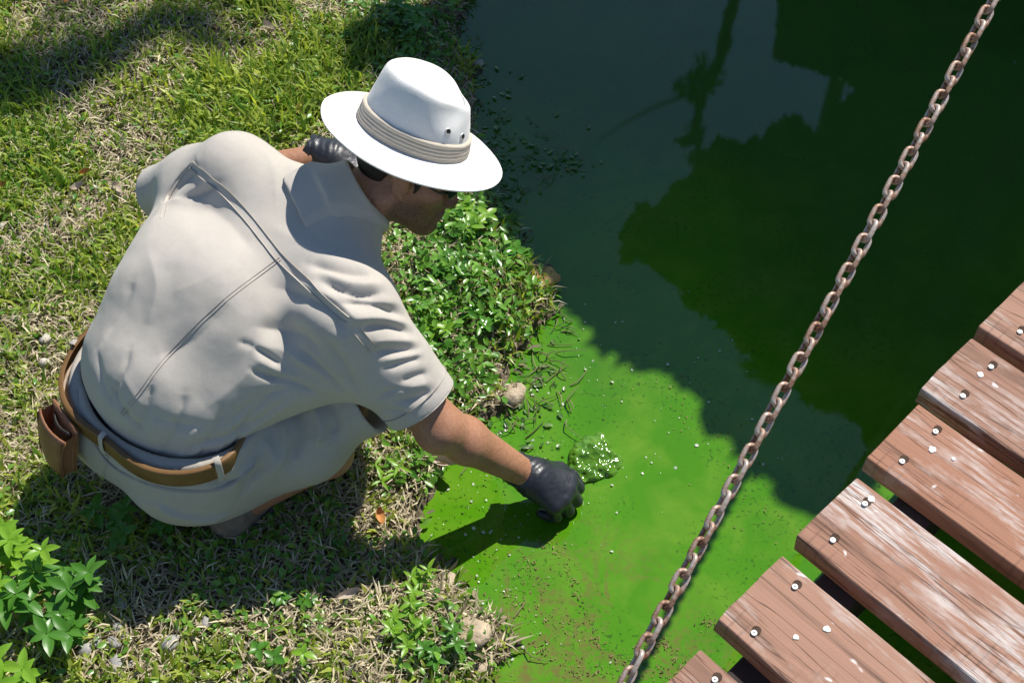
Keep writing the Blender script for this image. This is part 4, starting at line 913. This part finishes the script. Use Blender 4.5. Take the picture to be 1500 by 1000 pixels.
tag(obj("outer_grass", blades("outer_grass", p, rng.uniform(.03, .075, n), rng.uniform(.005, .012, n), np.abs(rng.normal(.6, .35, n)), rng.uniform(.1, 1.0, n), tint), M["grass"]), "turf grass carrying on around the man's patch of bank", "grass", kind="stuff")
# straw: dead stems lying about
p, sdv, u, v = sow(160000); g = lush(p, u, v); m = rng.random(len(p)) < (1.0-.60*g)*(1-.6*blob(u, v, 690, 420, 90, 160))*.68; p, u, v = p[m], u[m], v[m]; n = len(p)
tint = lerp3((.27, .21, .13), (.74, .65, .45), np.clip(rng.normal(.5, .3, n), 0, 1))
p = p+np.array([0,0,1])*rng.uniform(0, .012, n)[:,None]
tag(obj("straw", blades("straw", p, rng.uniform(.018, .060, n), rng.uniform(.0018, .0046, n), np.abs(rng.normal(1.1, .35, n)), rng.uniform(-.2, 1.3, n), tint), M["straw"]), "dry straw and dead stems matted between the grass", "dry grass", kind="stuff")
# small broad leaves: clover, creeping weeds
def leaves(name, p, L, up_bias, tint, wr=.42):
    n = len(p); nz = rng.normal(0, .45, (n, 3)); nz[:,2] = up_bias+np.abs(nz[:,2]); nz /= np.linalg.norm(nz, axis=1)[:,None]
    t = rng.normal(0, 1, (n, 3)); t -= nz*(t*nz).sum(1)[:,None]; t /= np.linalg.norm(t, axis=1)[:,None]; b = np.cross(nz, t); L = L[:,None]; W = L*wr
    vs = np.stack([p, p+t*L*.35+b*W*.48+nz*L*.06, p+t*L*.40-nz*L*.02, p+t*L*.35-b*W*.48+nz*L*.06, p+t*L*.75+b*W*.36+nz*L*.03, p+t*L*.78-nz*L*.05, p+t*L*.75-b*W*.36+nz*L*.03, p+t*L-nz*L*.12], 1).reshape(-1, 3)
    k_ = np.arange(n)[:,None]*8; lp = np.concatenate([k_+[0,2,1], k_+[0,3,2], k_+[1,2,5,4], k_+[2,3,6,5], k_+[4,5,7], k_+[5,6,7]], 1).ravel()
    me = mesh_from(name, vs, loops=lp, lens=np.tile([3,3,4,4,3,3], n)); set_tint(me, np.repeat(tint, 8, 0)); return me
p, sdv, u, v = sow(190000)
den = .12+.55*blob(u, v, 330, 830, 260, 90)+.35*blob(u, v, 620, 960, 130, 60)+.25*blob(u, v, 540, 700, 60, 90)+.3*blob(u, v, 380, 160, 120, 60); den *= sstep(.36, .52, fbm(p[:,0], p[:,1], 7, 3, 91))
m = rng.random(len(p)) < den*.45; p, u, v = p[m], u[m], v[m]; n = len(p); p = p+np.array([0,0,1])*rng.uniform(.006, .034, n)[:,None]
tint = lerp3((.07, .20, .024), (.20, .38, .05), rng.random(n))
tag(obj("clover", leaves("clover", p, rng.uniform(.010, .022, n), .8, tint, .62), M["weed"]), "small round leaved clover creeping through the turf", "clover", kind="stuff")
p, sdv, u, v = sow(170000, sd_min=-.012)
den = np.clip(1.15*blob(u, v, 680, 400, 95, 140)+.9*blob(u, v, 670, 530, 75, 75)+.9*blob(u, v, 610, 50, 85, 80)+.35*blob(u, v, 600, 690, 50, 60)+.45*blob(u, v, 640, 930, 70, 60), 0, 1)*(.35+.65*sstep(.34, .46, fbm(p[:,0], p[:,1], 11, 3, 23)))
m = rng.random(len(p)) < den*.62; p, u, v, den = p[m], u[m], v[m], den[m]; n = len(p); p = p+np.array([0,0,1])*(rng.uniform(.004, .060, n)*(.5+.5*den))[:,None]
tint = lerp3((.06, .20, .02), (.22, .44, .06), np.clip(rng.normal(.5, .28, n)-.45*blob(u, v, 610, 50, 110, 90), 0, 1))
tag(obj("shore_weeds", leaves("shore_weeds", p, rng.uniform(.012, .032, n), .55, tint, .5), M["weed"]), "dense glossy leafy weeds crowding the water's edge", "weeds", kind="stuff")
# withered brown litter along the muddy edge
p, sdv, u, v = sow(60000, sd_min=-.03); den = np.clip(.9*blob(u, v, 720, 570, 55, 55)+.8*blob(u, v, 775, 470, 40, 60)+.7*blob(u, v, 690, 900, 60, 70)+.6*blob(u, v, 690, 30, 60, 70)+.5*blob(u, v, 560, 760, 60, 40)+.3*np.exp(-(sdv/.05)**2), 0, 1)
m = rng.random(len(p)) < den*.55; p = p[m]; n = len(p); p[:,2] = np.maximum(p[:,2], .004)+rng.uniform(0, .02, n)
tint = lerp3((.05, .04, .028), (.30, .24, .15), rng.random(n))
tag(obj("shore_litter", leaves("shore_litter", p, rng.uniform(.012, .035, n), .4, tint, .3), M["straw"]), "brown withered litter along the muddy waterline", "litter", kind="stuff")

# ------------------------------------------------------------------ scum, flecks and stems on the water
def on_water(n, spots):
    out = []
    for (x, y, rx, ry, k_) in spots:
        a = rng.normal(0, 1, (int(n*k_), 2)); px_ = np.stack([x+a[:,0]*rx, y+a[:,1]*ry], -1)
        out.append(np.array([P(q[0], q[1], .0025) for q in px_]))
    p = np.vstack(out); return p[shore_sd(p[:,0], p[:,1]) < -.004]
def along(pts, n, wd):
    c = spline([(a, b, 0) for a, b in pts], 60)[:, :2]; i = rng.integers(0, 60, n); w_ = wd*(.4+.9*vnoise(i*.17, i*0+3., 5)); q = c[i]+rng.normal(0, 1, (n, 2))*w_[:,None]
    p = np.array([P(a, b, .0025) for a, b in q]); return p[shore_sd(p[:,0], p[:,1]) < -.004]
p = np.vstack([along([(800,790),(830,830),(850,880),(880,945),(925,965),(960,940),(985,955),(1000,990)], 420, 8), along([(720,860),(760,880),(800,905),(835,915)], 130, 14), along([(770,950),(810,955),(850,990)], 110, 12), along([(690,900),(730,985)], 120, 12), along([(840,985),(920,985),(1010,985)], 160, 18), along([(760,820),(790,860)], 120, 16), on_water(1, [(1035,912,8,6,70)]), along([(960,560),(1010,600),(1060,640),(1100,690),(1130,740)], 160, 40)])
n = len(p); tint = lerp3((.09, .10, .015), (.30, .23, .10), rng.random(n))
tag(obj("floating_debris", leaves("floating_debris", p, rng.uniform(.002, .011, n)*rng.random(n)**.5, 2.2, tint, .35), M["straw"]), "brown flecks of debris drifting in streaks on the algae", "debris", kind="stuff")
p = np.vstack([on_water(1, [(740,700,60,40,40),(880,700,60,50,26),(960,620,90,70,30),(700,830,50,50,34),(780,900,70,60,30),(740,940,14,20,16),(850,520,50,60,20),(1050,660,60,50,14),(820,560,40,60,26)])])
n = len(p); tint = lerp3((.55, .58, .45), (.85, .86, .80), rng.random(n))
tag(obj("floating_specks", leaves("floating_specks", p, .002+.008*rng.random(n)**2.5, 1.0, tint, .8), M["weed"]), "tiny pale specks scattered on the algae", "specks", kind="stuff")
# bubbles: small wet domes that catch the sun
def dome(c, r):
    vs = []; fs = []; sgm = 7
    for i, (a, h__) in enumerate(((1, 0), (.8, .55), (.4, .9))):
        vs += [c+np.array([r*a*math.cos(2*math.pi*j/sgm), r*a*math.sin(2*math.pi*j/sgm), r*h__]) for j in range(sgm)]
    vs.append(c+np.array([0,0,r])); 
    for i in range(2): fs += [(i*sgm+j, i*sgm+(j+1)%sgm, (i+1)*sgm+(j+1)%sgm, (i+1)*sgm+j) for j in range(sgm)]
    fs += [(2*sgm+j, 2*sgm+(j+1)%sgm, 3*sgm) for j in range(sgm)]; return vs, fs
bub = on_water(1, [(715,730,35,45,60),(760,690,30,12,40),(680,860,14,20,40),(735,950,8,25,35),(690,640,22,26,60),(855,700,20,30,20),(780,560,40,60,60),(930,560,90,70,40)])
vs, fs = merge([dome(q-[0,0,.0026], (.0009+.0032*rng.random()**2)) for q in bub]); tag(obj("bubbles", mesh_from("bubbles", vs, fs), M["algae_slime"]), "small wet bubbles glinting along the algae edge", "bubbles", kind="stuff")
# stems and drowned weeds reaching out from the bank
parts = []; tl = []
for (x, y, n_, r_) in ((790,520,14,40),(805,570,16,45),(770,610,12,40),(690,650,10,40),(820,470,8,30),(730,310,14,40),(800,240,10,50),(700,190,8,40),(660,20,10,40),(735,940,14,30)):
    for j in range(n_):
        a = rng.uniform(0, 6.28); c0_ = P(x+rng.normal(0, r_*.5), y+rng.normal(0, r_*.5), .003); L = rng.uniform(.02, .07); d_ = np.array([math.cos(a), math.sin(a), 0]); s_ = np.array([-d_[1], d_[0], 0]); lift = rng.uniform(0, .016)
        parts.append(tube(spline([c0_, c0_+d_*L*.4+s_*L*rng.uniform(-.2,.2)+[0,0,lift], c0_+d_*L+s_*L*rng.uniform(-.3,.3)+[0,0,lift*rng.random()]], 5), [.0016,.0015,.0013,.001,.0006], seg=4, cap=False))
        tl += [tuple(lerp3((.09,.10,.03), (.34,.30,.17), np.array([rng.random()]))[0])]*20
vs, fs = merge(parts); me = mesh_from("drowned_stems", vs, fs); set_tint(me, np.array(tl)); tag(obj("drowned_stems", me, M["straw"]), "thin brown stems floating off the weedy bank", "stems", kind="stuff")
p = np.vstack([on_water(1, [(735,225,18,50,90),(800,225,30,30,26),(735,290,18,24,70),(700,110,12,30,40),(820,240,25,8,40),(770,560,30,50,70),(690,640,30,16,60)])]); n = len(p)
tint = lerp3((.06, .16, .03), (.16, .28, .07), rng.random(n)); tag(obj("floating_leaves", leaves("floating_leaves", p+[0,0,.001], rng.uniform(.008, .026, n), 2.2, tint, .6), M["weed"]), "dark leaf scraps floating in the shaded shallows", "leaf scraps", kind="stuff")

# the clump of slimy algae he is pulling up
AC = P(866, 674, .004); G = SDF(AC-[.10,.10,.03], AC+[.10,.10,.07], .0026)
for (x, y, z, r) in ((866,664,-.002,.028),(848,672,-.004,.024),(884,662,-.002,.024),(897,678,-.006,.020),(880,684,-.006,.020),(862,688,-.004,.022),(845,690,-.004,.020),(838,700,-.004,.016),(892,694,-.008,.018),(874,648,-.008,.020),(856,652,-.008,.018)):
    G.ell(P(x, y, z), np.eye(3), (r*rng.uniform(.9,1.35), r*rng.uniform(.9,1.3), r*.8), .014)
G.cap(P(842,706,.006), P(880,700,.0), .010, .006, .012)
v_, q_ = G.mesh(); n_ = vnormals(v_, q_); v_ = v_+n_*np.array([.007*mnoise.fractal(Vector(q*38), .9, 2.1, 3)+.0012*mnoise.noise(Vector(q*150)) for q in v_])[:,None]
m_ = obj("algae_clump", mesh_from("algae_clump", v_, loops=q_.ravel(), lens=np.full(len(q_), 4)), M["algae_slime"]); tag(m_, "glistening clump of slimy green algae lifted beside the gloved hand", "algae")

# ------------------------------------------------------------------ pebbles, rocks, fallen leaves
def stone(r, seed, sq=(1, .8, .62), rough=.18):
    bm = bmesh.new(); bmesh.ops.create_icosphere(bm, subdivisions=2, radius=1)
    for v2 in bm.verts:
        q = mnoise.noise(v2.co*1.3+Vector((seed*3.1, seed, 0)))*rough*1.6+mnoise.noise(v2.co*3.2+Vector((seed, 0, seed)))*rough*.5; v2.co *= 1+q; v2.co = Vector((v2.co.x*sq[0]*r, v2.co.y*sq[1]*r, v2.co.z*sq[2]*r))
    me = bpy.data.meshes.new("stone"); bm.to_mesh(me); bm.free(); me.polygons.foreach_set("use_smooth", np.ones(len(me.polygons), bool)); return me
def gz(x, y, z=BANK):                                 # the point of the bank on that line of sight
    q = P(x, y, z)
    for _ in range(6): z = float(ground_z(q[:1], q[1:2])[0]); q = P(x, y, max(z, 0))
    return q
pale = "pale rounded stone among the straw behind the man's hip"; clus = "small grey pebble in the shaded cluster near the leafy weed"
PEB = [(71,500,.019,"pebble_pale","pale angular stone lying in the straw behind the belt pouch, the larger of two",None),(69,536,.017,"pebble_pale","pale rounded stone lying closest to the belt pouch",None),(6,335,.012,"pebble_pale","small white stone in open turf near a curled pale leaf",'w'),(68,334,.009,"pebble_pale","small white stone in open turf near a curled pale leaf",'w'),
 (178,888,.013,"pebble_grey",clus,'c'),(174,920,.012,"pebble_grey",clus,'c'),(184,936,.010,"pebble_grey",clus,'c'),(169,944,.015,"pebble_grey",clus,'c'),(126,955,.015,"pebble_grey",clus,'c'),(172,977,.019,"pebble_grey","largest grey pebble of the shaded cluster near the leafy weed",None),(141,945,.011,"pebble_grey",clus,'c'),(194,975,.008,"pebble_grey",clus,'c'),(108,988,.012,"pebble_grey",clus,'c'),(140,838,.013,"pebble_grey",clus,'c'),
 (303,915,.015,"pebble_grey","grey stone half sunk in clover in the man's shadow",None),(251,946,.020,"pebble_grey","flat grey stone in straw between the pebble cluster and the clover",None),(540,658,.012,"pebble_pale","white pebble in sunny grass below the man's elbow",None),(497,655,.009,"pebble_pale","tiny pale pebble under the man's bare calf",None),(22,820,.008,"pebble_pale","tiny pale stone beside the yellow green sprouts",None)]
PEB += [(x, y, r, "pebble_pale", "tiny pale stone scattered in the dry turf beside the man's back", 't') for x, y, r in ((30,352,.009),(104,345,.008),(150,345,.007),(45,415,.008),(112,440,.007),(22,470,.010),(150,470,.007),(95,470,.008),(20,560,.008),(60,600,.007),(85,410,.006))]
for i, (x, y, r, mt, lab, g_) in enumerate(PEB):
    q = gz(x, y); o = obj("pebble", stone(r, i*2.3+1, (1, random.uniform(.62,.9), random.uniform(.45,.65)), .26), M[mt], loc=V(q+[0,0,r*.28+.006])); o.rotation_euler = (random.uniform(-.3,.3), random.uniform(-.3,.3), random.random()*6); tag(o, lab, "pebble", {'w': "white stones in the turf", 'c': "grey pebbles in the shade", 't': "tiny stones in the dry turf"}.get(g_))
for i, (x, y, r, mt, lab, sq) in enumerate(((750,582,.036,"rock_tan","muddy tan rock at the waterline above the man's wrist",(1.1,.8,.6)),(690,928,.042,"rock_tan","pale crumbling rock at the waterline below the arm's shadow",(.8,1,.5)),(700,985,.026,"rock_tan","small pale rock at the waterline close by the crumbling rock",(.7,1,.5)),(741,346,.013,"pebble_pale","white stone at the edge of the weeds under the hat brim",(1,.8,.7)),(788,404,.046,"rock_ochre","wet ochre stone at the tip of the weedy bank",(.8,1.2,.25)),(700,95,.018,"pebble_grey","grey stone in the shaded shallows behind the hat",(1.2,.8,.5)),(655,850,.022,"rock_tan","small tan rock where the arm's shadow leaves the bank",(1,.7,.5)))):
    q = gz(x, y); o = obj("rock", stone(r, i+31, sq, .3), M[mt], loc=V(np.array([q[0], q[1], max(q[2], 0)+r*sq[2]*.25]))); o.rotation_euler = (.1, -.1, random.random()*6); tag(o, lab, "rock")
def curled_leaf(L, W, curl, seed):
    vs = []; nu, nv = 9, 5
    for i in range(nu):
        t = i/(nu-1); w_ = W*math.sin(math.pi*min(1, t*.92+.06))**.8
        for j in range(nv): s = j/(nv-1)-.5; vs.append((L*(t-.5), s*w_*(1-.25*curl), curl*L*.55*(s*2)**2*W/L+curl*.25*L*(t-.5)**2*2+.0015*mnoise.noise(Vector((t*6, s*6, seed)))))
    fs = [(i*nv+j, i*nv+j+1, (i+1)*nv+j+1, (i+1)*nv+j) for i in range(nu-1) for j in range(nv-1)]
    return mesh_from("leaf", vs, fs)
for i, (x, y, L, W, mt, lab, rz, tx) in enumerate(((173,292,.040,.026,"dry_leaf_pale","curled pale dead leaf standing in the turf by the left sleeve",2.2,.6),(120,288,.034,.026,"dry_leaf_pale","flat pale dead leaf in the turf near the curled leaf",.5,.1),(440,171,.036,.018,"dry_leaf_orange","narrow orange dead leaf in the grass behind the hat",1.2,.4),(555,768,.036,.028,"dry_leaf_orange","orange dead leaf in the sunlit patch beside the arm's shadow",1.8,.5),(655,688,.075,.040,"dry_leaf_pale","long tan dead leaf at the bank beneath the forearm",-.4,.2),(345,8,.034,.022,"dry_leaf_pale","pale dead leaf in the grass at the top of the bank",.7,.3),(395,55,.045,.03,"dry_leaf_pale","broad pale dead leaf in the bare patch of turf",2.4,.2),(130,265,.03,.02,"dry_leaf_orange","small brown dead leaf tucked beside the flat pale leaf",.2,.3),(105,12,.035,.02,"dry_leaf_orange","brown dead leaf in the yellowish grass at the top of the bank",1.,.3),(515,880,.05,.022,"dry_leaf_pale","tan dead leaf among the sunlit weeds near the crumbling rock",.3,.2),(8,285,.03,.02,"dry_leaf_orange","orange dead leaf lying near the white stones in the turf",.3,.2))):
    q = gz(x, y); o = obj("dead_leaf", curled_leaf(L, W, .8, i), M[mt], loc=V(q+[0,0,.030])); o.rotation_euler = (tx, -.25, rz); tag(o, lab, "dead leaf")

# ------------------------------------------------------------------ leafy weeds, each with its own leaves
def leaf_blade(L=1.0, W=.42):
    vs = []; nu = 7
    for i in range(nu):
        t = i/(nu-1); w_ = W*(math.sin(math.pi*t**.85)**.9)*.5+.008
        for s, z in ((-1, .10*w_*4), (-.5, .03), (0, -.01), (.5, .03), (1, .10*w_*4)): vs.append((L*t, s*w_, z*.6*w_/W*2-.22*t*t*L))
    fs = [(i*5+j, i*5+j+1, (i+1)*5+j+1, (i+1)*5+j) for i in range(nu-1) for j in range(4)]
    return mesh_from("leaf", vs, fs)
LB = {}
def leaf_of(mt, W):
    if (mt, W) not in LB: me = leaf_blade(1.0, W); me.materials.append(M[mt]); LB[(mt, W)] = me
    return LB[(mt, W)]
def weed(x, y, stems, hgt, L, mt, lab, group=None, W=.42, tiers=2, per=5, spread=.5):
    q = gz(x, y); root = empty("leafy_weed", V(q)); tag(root, lab, "weed", group); parts = []
    for s in range(stems):
        a = random.random()*6.28; tilt = spread*random.uniform(.2, 1) if stems > 1 else .12; h_ = hgt*random.uniform(.6, 1.05); d = np.array([math.cos(a)*tilt, math.sin(a)*tilt, 1.0]); b0 = q+np.array([math.cos(a), math.sin(a), 0])*.012
        pts_ = [b0-[0,0,.01], b0+d*h_*.5, b0+d*h_+np.array([0,0,.005])]; parts.append(tube(pts_, [.0022,.0017,.001], seg=5))
        for t in range(tiers):
            f_ = 1-(t/(tiers))*.55; c = b0+d*h_*f_; ph = random.random()*6
            for j in range(per if t == 0 else max(2, per-2)):
                aa = ph+2*math.pi*j/per+random.uniform(-.25,.25); ll = L*random.uniform(.65, 1.1)*(1 if t else .9)
                o = bpy.data.objects.new("leaf", leaf_of(mt, W)); sc.collection.objects.link(o); o.parent = root; o.matrix_parent_inverse = Matrix.Translation(root.location).inverted()
                o.location = V(c); o.rotation_euler = (random.uniform(-.3,.3), -random.uniform(.05, .55), aa); o.scale = (ll, ll, ll)
    vs, fs = merge(parts); o = obj("stem", mesh_from("stem", vs, fs), M[mt]); o.parent = root; o.matrix_parent_inverse = Matrix.Translation(root.location).inverted(); return root
weed(88, 915, 13, .13, .050, "leaf_mid", "bushy weed with long pointed leaves beside the grey pebbles", per=5, tiers=3, spread=.7)
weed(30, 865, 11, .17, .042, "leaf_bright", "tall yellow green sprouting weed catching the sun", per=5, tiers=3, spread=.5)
weed(20, 1015, 5, .10, .045, "leaf_bright", "low yellow green sprig of pointed leaves near the bushy weed's foot", per=5, tiers=2)
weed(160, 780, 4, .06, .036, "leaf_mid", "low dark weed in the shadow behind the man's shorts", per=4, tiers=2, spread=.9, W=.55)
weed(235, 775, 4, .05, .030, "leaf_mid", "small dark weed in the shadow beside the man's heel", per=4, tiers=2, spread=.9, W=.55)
weed(441, 965, 1, .055, .030, "leaf_bright", "bright four leaved sprig at the edge of the man's shadow", per=4, tiers=1, W=.6)
weed(398, 955, 2, .04, .030, "leaf_mid", "dull leafy sprig beside the bright four leaved sprig", per=4, tiers=1, W=.6)
weed(434, 880, 2, .03, .026, "leaf_mid", "flat shaded rosette of oval leaves in the clover", per=5, tiers=1, W=.62)
weed(745, 385, 3, .035, .045, "leaf_wet", "broad wet glossy leaf weed at the tip of the bank", per=3, tiers=1, W=.6)
weed(690, 330, 5, .05, .042, "leaf_bright", "light green broad leaf weed under the hat brim", per=4, tiers=2, W=.55, spread=.8)
weed(655, 400, 5, .04, .032, "leaf_mid", "leafy weed between the man's collar and the water", per=5, tiers=2, W=.55, spread=.9)
weed(640, 480, 5, .04, .032, "leaf_bright", "leafy weed beside the folds of the right sleeve", per=5, tiers=2, W=.5, spread=.9)
weed(715, 470, 5, .035, .030, "leaf_wet", "wet leafy weed above the muddy tan rock", per=5, tiers=2, W=.5, spread=.9)
weed(565, 700, 3, .05, .040, "leaf_bright", "yellow green grassy weed under the right forearm", per=4, tiers=2, W=.2)
weed(600, 930, 5, .05, .030, "leaf_bright", "sunlit weed tuft inland of the crumbling rock", per=5, tiers=2, W=.35, spread=.9)
weed(650, 960, 5, .045, .028, "leaf_mid", "weed tuft pressed against the crumbling rock", per=5, tiers=2, W=.4, spread=.9)
weed(600, 870, 4, .05, .030, "leaf_bright", "sunlit weed tuft where the arm's shadow ends", per=5, tiers=2, W=.3, spread=.8)
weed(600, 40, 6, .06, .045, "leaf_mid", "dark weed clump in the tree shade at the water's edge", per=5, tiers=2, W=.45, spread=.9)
